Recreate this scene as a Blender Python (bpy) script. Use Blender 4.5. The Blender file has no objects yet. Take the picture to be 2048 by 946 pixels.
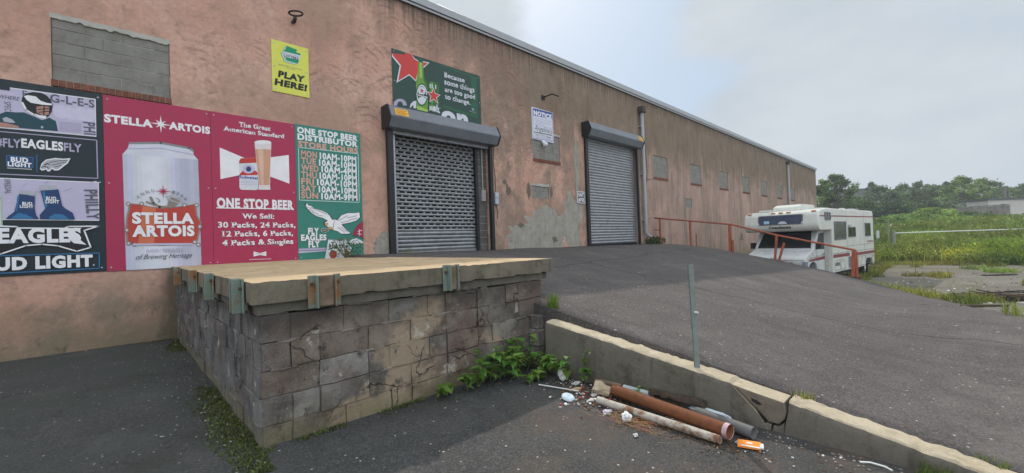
import bpy, bmesh, math, random
import numpy as np
from mathutils import Vector, Matrix, noise as mnoise

# ------------------------------------------------------------------ camera, world, sun, exposure
SC = bpy.context.scene
COL = SC.collection
PI = math.pi
CAM_H = 1.45
FPX, CX, CY = 837.07, 1024.0, 473.0
RX = Vector((0.72288227, -0.01732937, 0.69075387))
RY = Vector((-0.6901338, 0.03109489, 0.72301345))
RZ = Vector((-0.03400828, -0.9993662, 0.01051836))
cam_d = bpy.data.cameras.new('camera')
cam = bpy.data.objects.new('camera', cam_d); COL.objects.link(cam)
cam_d.sensor_width = 36.0
cam_d.lens = FPX / 2048.0 * 36.0
cam_d.clip_start = 0.05; cam_d.clip_end = 3000
right = Vector((RX[0], RY[0], RZ[0])); down = Vector((RX[1], RY[1], RZ[1])); fwd = Vector((RX[2], RY[2], RZ[2]))
M = Matrix.Identity(4)
for i in range(3):
    M[i][0] = right[i]; M[i][1] = -down[i]; M[i][2] = -fwd[i]
M[2][3] = CAM_H
cam.matrix_world = M
SC.camera = cam

SUN_TO = Vector((0.75, 0.775, 1.0)).normalized()
SUN_EL = math.asin(SUN_TO.z); SUN_AZ = math.atan2(SUN_TO.x, SUN_TO.y)
sd = bpy.data.lights.new('sun', 'SUN'); sd.energy = 2.4; sd.angle = math.radians(0.9); sd.color = (1.0, 0.93, 0.83)
sun = bpy.data.objects.new('sun', sd); COL.objects.link(sun)
sun.rotation_euler = SUN_TO.to_track_quat('Z', 'Y').to_euler()
sun.location = (10, 10, 30)

W = bpy.data.worlds.new('World'); SC.world = W; W.use_nodes = True
wn = W.node_tree.nodes; wl = W.node_tree.links; wn.clear()
def wnode(t, **k):
    n = wn.new(t)
    for a, b in k.items(): setattr(n, a, b)
    return n
sky = wnode('ShaderNodeTexSky', sky_type='NISHITA', sun_disc=False)
sky.sun_elevation = SUN_EL; sky.sun_rotation = SUN_AZ; sky.dust_density = 3.0; sky.air_density = 1.0
tc = wnode('ShaderNodeTexCoord')
mp = wnode('ShaderNodeMapping'); mp.inputs['Scale'].default_value = (1.0, 1.0, 2.2)
wl.new(tc.outputs['Generated'], mp.inputs[0])
n1 = wnode('ShaderNodeTexNoise'); n1.inputs['Scale'].default_value = 2.3; n1.inputs['Detail'].default_value = 9; n1.inputs['Roughness'].default_value = 0.52; n1.inputs['Distortion'].default_value = 0.5
wl.new(mp.outputs[0], n1.inputs['Vector'])
n2 = wnode('ShaderNodeTexNoise'); n2.inputs['Scale'].default_value = 4.5; n2.inputs['Detail'].default_value = 8; n2.inputs['Roughness'].default_value = 0.55
wl.new(mp.outputs[0], n2.inputs['Vector'])
# the opening of clear sky between two cloud banks
gapd = Vector((0.79, 0.50, 0.36)).normalized()
vm = wnode('ShaderNodeVectorMath', operation='DISTANCE'); wl.new(tc.outputs['Generated'], vm.inputs[0]); vm.inputs[1].default_value = gapd
gm = wnode('ShaderNodeMapRange'); gm.interpolation_type = 'SMOOTHSTEP'
wl.new(vm.outputs['Value'], gm.inputs['Value']); gm.inputs['From Min'].default_value = 0.02; gm.inputs['From Max'].default_value = 0.36; gm.inputs['To Min'].default_value = -0.25; gm.inputs['To Max'].default_value = 0.22
ga = wnode('ShaderNodeMath', operation='ADD'); wl.new(gm.outputs[0], ga.inputs[0]); wl.new(n1.outputs['Fac'], ga.inputs[1])
cr = wnode('ShaderNodeMapRange'); cr.interpolation_type = 'SMOOTHSTEP'; wl.new(ga.outputs[0], cr.inputs['Value'])
cr.inputs['From Min'].default_value = 0.40; cr.inputs['From Max'].default_value = 0.62; cr.inputs['To Min'].default_value = 0.0; cr.inputs['To Max'].default_value = 0.97
# cloud tone: pale grey, whiter where the noise is thick, whiter to the left
crp = wnode('ShaderNodeValToRGB'); wl.new(n2.outputs['Fac'], crp.inputs[0])
crp.color_ramp.elements[0].position = 0.26; crp.color_ramp.elements[0].color = (0.52, 0.585, 0.645, 1)
crp.color_ramp.elements[1].position = 0.78; crp.color_ramp.elements[1].color = (0.655, 0.70, 0.74, 1)
# unseen sky behind the viewer and overhead, brightened to fill the shaded sides
vd = wnode('ShaderNodeVectorMath', operation='DOT_PRODUCT'); wl.new(tc.outputs['Generated'], vd.inputs[0]); vd.inputs[1].default_value = Vector((-0.62, -0.62, 0.50)).normalized()
bm_ = wnode('ShaderNodeMapRange'); bm_.interpolation_type = 'SMOOTHSTEP'; wl.new(vd.outputs['Value'], bm_.inputs['Value'])
bm_.inputs['From Min'].default_value = -0.45; bm_.inputs['From Max'].default_value = 0.9; bm_.inputs['To Min'].default_value = 9.6; bm_.inputs['To Max'].default_value = 23.5
# brighter towards the upper left of the view
cs = wnode('ShaderNodeVectorMath', operation='SCALE'); wl.new(crp.outputs[0], cs.inputs[0]); wl.new(bm_.outputs[0], cs.inputs['Scale'])
blue = wnode('ShaderNodeVectorMath', operation='SCALE'); wl.new(sky.outputs[0], blue.inputs[0]); blue.inputs['Scale'].default_value = 0.55
hz = wnode('ShaderNodeMix', data_type='RGBA'); hz.inputs[0].default_value = 0.72; wl.new(blue.outputs[0], hz.inputs[6]); hz.inputs[7].default_value = (5.5, 7.0, 8.8, 1)
mx = wnode('ShaderNodeMix', data_type='RGBA'); wl.new(cr.outputs[0], mx.inputs[0]); wl.new(hz.outputs[2], mx.inputs[6]); wl.new(cs.outputs[0], mx.inputs[7])
bg = wnode('ShaderNodeBackground'); wl.new(mx.outputs[2], bg.inputs[0]); bg.inputs[1].default_value = 0.10
wo = wnode('ShaderNodeOutputWorld'); wl.new(bg.outputs[0], wo.inputs[0])

SC.view_settings.view_transform = 'Standard'; SC.view_settings.look = 'None'
SC.view_settings.exposure = 0.13; SC.view_settings.gamma = 1.0
SC.view_settings.use_curve_mapping = False
SC.render.engine = 'CYCLES'
SC.cycles.max_bounces = 6; SC.cycles.transparent_max_bounces = 8; SC.cycles.diffuse_bounces = 3
SC.cycles.use_denoising = True

rnd = random.Random(7)
YW = 9.05                      # the warehouse wall's plane

# ------------------------------------------------------------------ helpers
def wall_pt(u, v, yy=YW):
    """a place measured on the photograph, as metres (x, z) on the upright plane y = yy"""
    d = (RX[0]*(u-CX)+RX[1]*(v-CY)+RX[2]*FPX, RY[0]*(u-CX)+RY[1]*(v-CY)+RY[2]*FPX, RZ[0]*(u-CX)+RZ[1]*(v-CY)+RZ[2]*FPX)
    t = yy / d[1]
    return (d[0]*t, CAM_H + d[2]*t)

class MB:
    def __init__(s): s.v = []; s.f = []; s.m = []; s.t = []; s.tint = (1, 1, 1)
    def face(s, pts, m=0):
        b = len(s.v); s.v.extend(tuple(p) for p in pts); s.f.append(tuple(range(b, b+len(pts)))); s.m.append(m); s.t.append(s.tint)
    def mesh(s, vs, fs, m=0):
        b = len(s.v); s.v.extend(tuple(p) for p in vs)
        for f in fs: s.f.append(tuple(b+i for i in f)); s.m.append(m); s.t.append(s.tint)
    def box(s, x0, x1, y0, y1, z0, z1, m=0, mat=None):
        vs = [Vector((x, y, z)) for z in (z0, z1) for y in (y0, y1) for x in (x0, x1)]
        if mat is not None: vs = [mat @ p for p in vs]
        s.mesh(vs, [(0,2,3,1), (4,5,7,6), (0,1,5,4), (2,6,7,3), (0,4,6,2), (1,3,7,5)], m)
    def prism(s, poly, a0, a1, axis='y', m=0):
        """poly of 2D points; extruded from a0 to a1 along the axis"""
        def P(p, a):
            return {'y': (p[0], a, p[1]), 'x': (a, p[0], p[1]), 'z': (p[0], p[1], a)}[axis]
        n = len(poly)
        vs = [P(p, a0) for p in poly] + [P(p, a1) for p in poly]
        s.mesh(vs, [tuple(range(n)), tuple(reversed(range(n, 2*n)))] + [(i, i+n, (i+1) % n+n, (i+1) % n) for i in range(n)], m)
    def tube(s, path, r, n=8, m=0, caps=True, hollow=0):
        path = [Vector(p) for p in path]
        rr = r if isinstance(r, (list, tuple)) else [r]*len(path)
        rings = []
        up = None
        for i, p in enumerate(path):
            d = (path[min(i+1, len(path)-1)] - path[max(i-1, 0)]).normalized()
            if up is None:
                up = Vector((0, 0, 1)) if abs(d.z) < .9 else Vector((1, 0, 0))
            a = d.cross(up).normalized(); b = a.cross(d).normalized(); up = b
            rings.append([p + (a*math.cos(2*PI*k/n) + b*math.sin(2*PI*k/n))*rr[i] for k in range(n)])
        vs = [q for R in rings for q in R]; fs = []
        for i in range(len(rings)-1):
            for k in range(n):
                fs.append((i*n+k, i*n+(k+1) % n, (i+1)*n+(k+1) % n, (i+1)*n+k))
        if caps and not hollow:
            fs.append(tuple(reversed(range(n)))); fs.append(tuple(range((len(rings)-1)*n, len(rings)*n)))
        s.mesh(vs, fs, m)
        if hollow:
            for e, dr in ((0, 1), (-1, -1)):
                R = rings[e]; c = sum(R, Vector())/n; ins = [c + (q-c)*(1-hollow) for q in R]
                dd = (path[1]-path[0]).normalized() if e == 0 else (path[-2]-path[-1]).normalized()
                deep = [q + dd*min(.5, (path[-1]-path[0]).length*.3) for q in ins]
                vs2 = R + ins + deep
                s.mesh(vs2, [(k, (k+1) % n, n+(k+1) % n, n+k) for k in range(n)] + [(n+k, n+(k+1) % n, 2*n+(k+1) % n, 2*n+k) for k in range(n)] + [tuple(range(2*n, 3*n))], m)
    def bar(s, p0, p1, w, d, m=0, up=(0, 0, 1)):
        p0 = Vector(p0); p1 = Vector(p1); z = (p1-p0); L = z.length; z.normalize()
        u = Vector(up)
        if abs(z.dot(u)) > .95: u = Vector((0, 1, 0))
        x = z.cross(u).normalized(); y = x.cross(z).normalized()
        mt = Matrix(((x[0], y[0], z[0], p0[0]), (x[1], y[1], z[1], p0[1]), (x[2], y[2], z[2], p0[2]), (0, 0, 0, 1)))
        s.box(-w/2, w/2, -d/2, d/2, 0, L, m, mt)
    def build(s, name, mats, parent=None, smooth=False, bevel=0, tint=False, loc=None, seg=1, weld=False):
        me = bpy.data.meshes.new(name)
        me.from_pydata(s.v, [], s.f)
        if not isinstance(mats, (list, tuple)): mats = [mats]
        for k in mats: me.materials.append(k)
        me.polygons.foreach_set('material_index', s.m)
        if tint:
            at = me.color_attributes.new('tint', 'FLOAT_COLOR', 'CORNER')
            cols = []
            for f, t in zip(s.f, s.t): cols.extend((t[0], t[1], t[2], 1.0)*len(f))
            at.data.foreach_set('color', cols)
        if bevel or weld:
            b = bmesh.new(); b.from_mesh(me)
            if weld: bmesh.ops.remove_doubles(b, verts=b.verts, dist=1e-5)
            if bevel:
                bmesh.ops.bevel(b, geom=[e for e in b.edges if len(e.link_faces) == 2 and e.calc_face_angle(0) > .5], offset=bevel, segments=seg, affect='EDGES', profile=.6, clamp_overlap=True)
            b.to_mesh(me); b.free()
        if smooth: me.polygons.foreach_set('use_smooth', [True]*len(me.polygons))
        me.update()
        o = bpy.data.objects.new(name, me); COL.objects.link(o)
        if parent is not None: o.parent = parent
        if loc is not None: o.location = loc
        return o

def tag(o, label=None, cat=None, group=None, kind=None):
    if label: o['label'] = label
    if cat: o['category'] = cat
    if group: o['group'] = group
    if kind: o['kind'] = kind
    return o
def thing(name, label, cat, loc=(0, 0, 0), rz=0.0, group=None):
    o = bpy.data.objects.new(name, None); COL.objects.link(o)
    o.location = loc; o.rotation_euler = (0, 0, rz); o.empty_display_size = .2
    return tag(o, label, cat, group)

_txt = {}
def text_mesh(body, bold, shear):
    k = (body, bold, shear)
    if k not in _txt:
        c = bpy.data.curves.new('lettering', 'FONT'); c.body = body; c.offset = bold; c.shear = shear; c.resolution_u = 3; c.space_character = 1.0 + max(0, bold)*2.2
        o = bpy.data.objects.new('lettering', c)
        me = bpy.data.meshes.new_from_object(o)
        vs = [tuple(v.co) for v in me.vertices]; fs = [tuple(p.vertices) for p in me.polygons]
        bpy.data.objects.remove(o); bpy.data.meshes.remove(me); bpy.data.curves.remove(c)
        _txt[k] = (vs, fs)
    return _txt[k]
CAPH = None
def serif_mesh(vs, fs, bold):
    """slab feet on every upright that ends flat at the baseline, the x-height or the cap line"""
    from collections import Counter
    cnt = Counter()
    for f in fs:
        for i in range(len(f)):
            a, b = f[i], f[(i+1) % len(f)]; cnt[(min(a, b), max(a, b))] += 1
    vs = list(vs); fs = list(fs)
    V, _ = text_mesh('H', bold, 0.0); cap = max(p[1] for p in V); bot = min(p[1] for p in V)
    V, _ = text_mesh('x', bold, 0.0); xh = max(p[1] for p in V)
    V, _ = text_mesh('d', bold, 0.0); asc = max(p[1] for p in V)
    for (a, b), k in cnt.items():
        if k != 1: continue
        p, q = vs[a], vs[b]
        if abs(p[1]-q[1]) > .012: continue
        L = abs(p[0]-q[0])
        if not .06 < L < .26: continue
        y = p[1]; x0, x1 = min(p[0], q[0]), max(p[0], q[0])
        if abs(y-bot) < .02: ya, yb = y, y+.085
        elif min(abs(y-cap), abs(y-xh), abs(y-asc)) < .02: ya, yb = y-.085, y
        else: continue
        i = len(vs); vs += [(x0-.075, ya, 0), (x1+.075, ya, 0), (x1+.075, yb, 0), (x0-.075, yb, 0)]; fs.append((i, i+1, i+2, i+3))
    return vs, fs
def put_text(mb, body, x0, x1, z0, z1, y, m=0, bold=.02, shear=0.0, rot=0.0, place=None, serif=False):
    """letters filling x0..x1, baseline at z0, capital height up to z1"""
    global CAPH
    if CAPH is None:
        v, _ = text_mesh('H', 0.0, 0.0); CAPH = max(p[1] for p in v) - min(p[1] for p in v)
    vs, fs = text_mesh(body, bold, shear)
    if serif: vs, fs = serif_mesh(vs, fs, bold)
    ax = min(p[0] for p in vs); bx = max(p[0] for p in vs)
    sx = (x1-x0)/(bx-ax); sz = (z1-z0)/CAPH
    out = []
    for p in vs:
        a = (p[0]-ax)*sx; b = p[1]*sz
        if rot:
            a, b = a*math.cos(rot)-b*math.sin(rot), a*math.sin(rot)+b*math.cos(rot)
        q = (x0+a, z0+b)
        out.append((q[0], y, q[1]) if place is None else place(q[0], q[1]))
    mb.mesh(out, fs, m)

# ------------------------------------------------------------------ materials
class NT:
    def __init__(s, name, rough=.85, spec=.3, metal=0.0):
        s.m = bpy.data.materials.new(name); s.m.use_nodes = True
        s.t = s.m.node_tree; s.t.nodes.clear()
        s.out = s.t.nodes.new('ShaderNodeOutputMaterial'); s.b = s.t.nodes.new('ShaderNodeBsdfPrincipled')
        s.t.links.new(s.b.outputs[0], s.out.inputs[0])
        s.b.inputs['Roughness'].default_value = rough; s.b.inputs['Specular IOR Level'].default_value = spec; s.b.inputs['Metallic'].default_value = metal
        s._pos = None
    def set(s, sock, v):
        if isinstance(v, bpy.types.NodeSocket): s.t.links.new(v, sock)
        else:
            if isinstance(v, tuple) and len(v) == 3 and sock.type == 'RGBA': v = v+(1,)
            sock.default_value = v
    def node(s, t, **k):
        n = s.t.nodes.new(t)
        for a, b in k.items(): setattr(n, a, b)
        return n
    def pos(s):
        if s._pos is None: s._pos = s.node('ShaderNodeTexCoord').outputs['Object']
        return s._pos
    def scl(s, sx, sy, sz, off=(0, 0, 0), vec=None):
        n = s.node('ShaderNodeMapping'); n.inputs['Scale'].default_value = (sx, sy, sz); n.inputs['Location'].default_value = off
        s.set(n.inputs[0], vec if vec is not None else s.pos()); return n.outputs[0]
    def noise(s, scale, detail=4, rough=.55, vec=None, dist=0.0, col=False):
        n = s.node('ShaderNodeTexNoise'); n.inputs['Scale'].default_value = scale; n.inputs['Detail'].default_value = detail
        n.inputs['Roughness'].default_value = rough; n.inputs['Distortion'].default_value = dist
        s.set(n.inputs['Vector'], vec if vec is not None else s.pos()); return n.outputs['Color' if col else 'Fac']
    def voro(s, scale, vec=None, feature='F1', out='Distance', rand=1.0):
        n = s.node('ShaderNodeTexVoronoi', feature=feature); n.inputs['Scale'].default_value = scale; n.inputs['Randomness'].default_value = rand
        s.set(n.inputs['Vector'], vec if vec is not None else s.pos()); return n.outputs[out]
    def math(s, op, a, b=0.0, c=None, clamp=False):
        n = s.node('ShaderNodeMath', operation=op); n.use_clamp = clamp
        s.set(n.inputs[0], a); s.set(n.inputs[1], b)
        if c is not None: s.set(n.inputs[2], c)
        return n.outputs[0]
    def vmath(s, op, a, b=None, scale=None):
        n = s.node('ShaderNodeVectorMath', operation=op); s.set(n.inputs[0], a)
        if b is not None: s.set(n.inputs[1], b)
        if scale is not None: s.set(n.inputs['Scale'], scale)
        return n.outputs['Value' if op in ('LENGTH', 'DISTANCE', 'DOT_PRODUCT') else 'Vector']
    def sep(s, v=None):
        n = s.node('ShaderNodeSeparateXYZ'); s.set(n.inputs[0], v if v is not None else s.pos()); return n.outputs
    def comb(s, x, y, z):
        n = s.node('ShaderNodeCombineXYZ'); s.set(n.inputs[0], x); s.set(n.inputs[1], y); s.set(n.inputs[2], z); return n.outputs[0]
    def step(s, v, a, b, lo=0.0, hi=1.0, smooth=True):
        n = s.node('ShaderNodeMapRange'); n.interpolation_type = 'SMOOTHSTEP' if smooth else 'LINEAR'
        s.set(n.inputs['Value'], v); n.inputs['From Min'].default_value = a; n.inputs['From Max'].default_value = b
        n.inputs['To Min'].default_value = lo; n.inputs['To Max'].default_value = hi; return n.outputs[0]
    def mix(s, f, a, b, mode='MIX'):
        n = s.node('ShaderNodeMix', data_type='RGBA', blend_type=mode); s.set(n.inputs[0], f); s.set(n.inputs[6], a); s.set(n.inputs[7], b); return n.outputs[2]
    def ramp(s, f, stops):
        n = s.node('ShaderNodeValToRGB'); e = n.color_ramp.elements
        while len(e) < len(stops): e.new(.5)
        for k, (p, c) in zip(e, stops): k.position = p; k.color = c+(1,)
        s.set(n.inputs[0], f); return n.outputs[0]
    def attr(s, name='tint'):
        n = s.node('ShaderNodeAttribute', attribute_name=name); return n.outputs['Color']
    def color(s, c): s.set(s.b.inputs['Base Color'], c); return s
    def rough(s, v): s.set(s.b.inputs['Roughness'], v); return s
    def bump(s, hgt, dist=.01, strength=1.0):
        n = s.node('ShaderNodeBump'); n.inputs['Distance'].default_value = dist; n.inputs['Strength'].default_value = strength
        s.set(n.inputs['Height'], hgt); s.t.links.new(n.outputs[0], s.b.inputs['Normal']); return s

_plain = {}
def paint(name, col, rough=.6, var=.12, scale=9.0, spec=.3, metal=0.0, dirt=0.0, dirtcol=(.12, .10, .08)):
    """a worn plain coating: the colour varies with two noises, with optional grime in blotches"""
    if name in _plain: return _plain[name]
    n = NT(name, rough, spec, metal)
    f = n.noise(scale, 5, .6)
    a = tuple(max(0, c*(1-var)) for c in col); b = tuple(min(1, c*(1+var)) for c in col)
    c = n.ramp(f, [(.3, a), (.7, b)])
    if dirt: c = n.mix(n.math('MULTIPLY', n.step(n.noise(scale*.45, 6, .65), .42, .75), dirt), c, dirtcol)
    n.color(c); n.rough(n.step(f, .2, .8, max(.05, rough-.1), min(1, rough+.1)))
    _plain[name] = n.m
    return n.m

def mat_stucco():
    n = NT('painted_stucco', .93, .15)
    xyz = n.sep(); x, z = xyz[0], xyz[2]
    v2 = n.comb(x, 0.0, z)
    big = n.noise(.55, 5, .6, v2)
    fine = n.noise(14, 6, .7)
    base = n.ramp(big, [(.28, (.48, .262, .19)), (.5, (.585, .345, .262)), (.74, (.67, .445, .355))])
    base = n.mix(n.step(fine, .35, .75, 0, .55), base, (.36, .215, .165))
    base = n.mix(n.step(n.noise(2.1, 7, .7, v2), .45, .72, 0, .5), base, (.37, .235, .185))
    # swirls left by the trowel: fans of short arcs, open side down
    def fans(scale, freq, off, aspect):
        wv = n.vmath('ADD', v2, n.vmath('SCALE', n.vmath('SUBTRACT', n.noise(2.3, 2, .5, v2, col=True), (.5, .5, .5)), scale=.16))
        sc = n.scl(scale, 1.0, scale*aspect, off, vec=wv)
        vo = n.node('ShaderNodeTexVoronoi', feature='F1'); vo.inputs['Scale'].default_value = 1.0; vo.inputs['Randomness'].default_value = .95
        n.set(vo.inputs['Vector'], sc)
        loc = n.vmath('SUBTRACT', sc, vo.outputs['Position']); L = n.sep(loc)
        lz = n.math('ADD', L[2], .30); r_ = n.math('SQRT', n.math('ADD', n.math('MULTIPLY', L[0], L[0]), n.math('MULTIPLY', lz, lz)))
        wave = n.math('SINE', n.math('MULTIPLY', n.math('ADD', r_, n.math('MULTIPLY', n.noise(7, 3, .6, v2), .05)), freq))
        ang = n.step(n.math('DIVIDE', lz, n.math('ADD', r_, .001)), .25, .8)
        brk = n.step(n.noise(3.4, 4, .62, n.scl(1, 1, 1, off, vec=v2)), .44, .60)
        return n.math('MULTIPLY', n.math('MULTIPLY', n.step(wave, .15, .95), ang), brk)
    arcs0 = n.math('MAXIMUM', fans(.95, 40.0, (3, 0, 1), 1.0), n.math('MULTIPLY', fans(1.7, 27.0, (8, 0, 5), 1.15), .8))
    zone = n.math('MULTIPLY', n.step(n.math('ADD', n.noise(.5, 3, .5, v2), n.step(x, 2.5, 5.5, -.12, .08)), .40, .58, .16, 1.0), n.step(x, 13.0, 10.8))
    zone = n.math('MULTIPLY', zone, n.step(z, 2.2, 4.6, .10, 1.0))
    arcs = n.math('MULTIPLY', arcs0, zone)
    # grime: hangs from the parapet, lower and heavier towards the far end, drawn out into drips
    drip = n.noise(1.0, 5, .62, n.comb(n.math('MULTIPLY', x, 3.4), 0.0, n.math('MULTIPLY', z, .16)))
    drip2 = n.noise(1.0, 4, .6, n.comb(n.math('MULTIPLY', x, 13.0), 0.0, n.math('MULTIPLY', z, .30)))
    cloud = n.noise(.9, 5, .6, v2)
    zc = n.step(x, .5, 11.2, 8.2, 4.95, False)
    hh = n.math('SUBTRACT', z, zc)
    hh = n.math('ADD', hh, n.math('MULTIPLY', n.math('SUBTRACT', drip, .5), n.step(x, 6, 14, 1.5, 4.2)))
    hh = n.math('ADD', hh, n.math('MULTIPLY', n.math('SUBTRACT', cloud, .5), 3.4))
    grime = n.math('MULTIPLY', n.step(hh, -.75, .75), n.step(drip2, .25, .62, .80, 1.0))
    gcol = n.ramp(n.noise(1.6, 5, .6, n.comb(n.math('MULTIPLY', x, 1.5), 0.0, n.math('MULTIPLY', z, .5))), [(.3, (.135, .100, .070)), (.7, (.24, .182, .130))])
    gcol = n.mix(n.step(x, 10.5, 7.5, 0, .8), gcol, (.20, .125, .098))
    wash = n.math('MULTIPLY', n.step(n.noise(.75, 8, .68, n.scl(1, 1, .7, (4, 0, 2), vec=v2)), .46, .58), n.step(x, -1.0, 4.0, .35, .85))
    base = n.mix(n.math('MULTIPLY', wash, .7), base, (.32, .215, .165))
    mott = n.step(n.noise(4.2, 8, .75, v2), .50, .70, 0, .6)
    base = n.mix(mott, base, (.27, .175, .135))
    lite = n.step(n.noise(1.7, 7, .7, n.scl(1, 1, 1, (9, 0, 3), vec=v2)), .58, .70, 0, .5)
    base = n.mix(lite, base, (.60, .43, .36))
    base = n.mix(n.step(x, 13.0, 18.0, 0, .6), base, (.43, .305, .25))
    col = base
    far = n.math('MULTIPLY', n.step(x, 15.5, 19.0), n.step(n.noise(1.0, 5, .65, n.comb(n.math('MULTIPLY', x, 2.6), 0.0, n.math('MULTIPLY', z, .35))), .40, .60, .12, .95))
    far = n.math('MULTIPLY', far, n.step(n.noise(1.7, 6, .7, v2), .30, .58, .45, 1.0))
    per = n.math('FRACT', n.math('DIVIDE', n.math('SUBTRACT', n.math('ADD', x, n.math('MULTIPLY', n.math('SUBTRACT', n.noise(1.2, 3, .6, v2), .5), .5)), 17.48), 3.87))
    shelter = n.math('MULTIPLY', n.math('MULTIPLY', n.step(per, .36, .30), n.step(z, 4.2, 4.0)), n.step(z, .8, 2.6, .2, .85))
    far = n.math('MULTIPLY', far, n.math('SUBTRACT', 1.0, shelter))
    far2 = n.math('MULTIPLY', n.step(x, 15.5, 19.0), n.math('MULTIPLY', n.step(drip2, .46, .62), n.step(n.noise(.8, 4, .6, v2), .42, .6, .1, .7)))
    col = n.mix(n.math('MULTIPLY', far, .85), col, (.235, .18, .15)); col = n.mix(n.math('MULTIPLY', far2, .8), col, (.16, .125, .105))
    fs = n.math('MULTIPLY', n.step(x, 14, 17), n.step(n.noise(1.0, 3, .6, n.comb(n.math('MULTIPLY', x, 7.0), 0.0, n.math('MULTIPLY', z, .12))), .56, .66, 0, .45))
    col = n.mix(fs, col, (.50, .38, .32))
    col = n.mix(n.math('MULTIPLY', grime, n.step(x, 7.0, 11.5, .72, .95)), col, gcol)
    col = n.mix(n.math('MULTIPLY', arcs, .50), col, (.14, .095, .075))
    mid_st = n.math('MULTIPLY', n.math('MULTIPLY', n.step(n.noise(.8, 8, .72, n.scl(1, 1, .55, (12, 0, 4), vec=v2)), .44, .58), n.step(x, 5.0, 8.5)), n.step(x, 20.0, 15.0, .35, .8))
    col = n.mix(mid_st, col, n.ramp(n.noise(3.0, 6, .7, v2), [(.3, (.165, .125, .095)), (.7, (.30, .225, .17))]))
    soot = n.math('MULTIPLY', n.step(n.math('ADD', z, n.math('MULTIPLY', n.math('SUBTRACT', drip2, .5), 2.4)), 6.9, 7.5), n.step(x, -2.0, 5.0, .2, .65))
    col = n.mix(soot, col, (.085, .066, .05))
    # damp, green-grey foot of the wall and black spots
    foot = n.math('MULTIPLY', n.step(n.math('ADD', z, n.math('MULTIPLY', n.noise(1.4, 6, .65, v2), 1.6)), 1.9, .55), .8)
    col = n.mix(foot, col, (.15, .135, .085))
    lft = n.step(x, 6.0, 3.0)
    b1 = n.math('MULTIPLY', n.math('MULTIPLY', n.step(n.noise(1.3, 9, .72, n.scl(1, 1, 1, (2, 0, 6), vec=v2)), .45, .62), n.step(z, 1.35, .7)), lft)
    col = n.mix(n.math('MULTIPLY', b1, .55), col, (.155, .15, .105))
    b2 = n.math('MULTIPLY', n.math('MULTIPLY', n.step(n.noise(2.2, 9, .75, n.scl(1, 1, 1, (7, 0, 1), vec=v2)), .56, .66), n.step(z, 1.1, .3)), lft)
    col = n.mix(n.math('MULTIPLY', b2, .7), col, (.085, .085, .05))
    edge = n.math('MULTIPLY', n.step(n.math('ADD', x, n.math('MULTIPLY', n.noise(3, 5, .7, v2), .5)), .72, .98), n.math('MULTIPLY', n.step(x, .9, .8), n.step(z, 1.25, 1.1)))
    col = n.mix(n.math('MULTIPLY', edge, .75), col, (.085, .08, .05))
    spots = n.step(n.noise(2.6, 8, .72, v2), .63, .71, 0, .75)
    col = n.mix(spots, col, (.12, .10, .075))
    worn = n.math('MULTIPLY', n.step(n.noise(1.9, 6, .7, v2), .66, .70), n.step(z, 7.5, 2.0, .0, .7))
    col = n.mix(worn, col, (.36, .30, .25))
    n.color(col)
    hgt = n.math('ADD', n.math('MULTIPLY', fine, .35), n.math('MULTIPLY', arcs, -.22))
    hgt = n.math('ADD', hgt, n.math('MULTIPLY', n.noise(3.2, 5, .6, v2), 1.1))
    n.bump(hgt, .022, .85)
    return n.m

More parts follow.
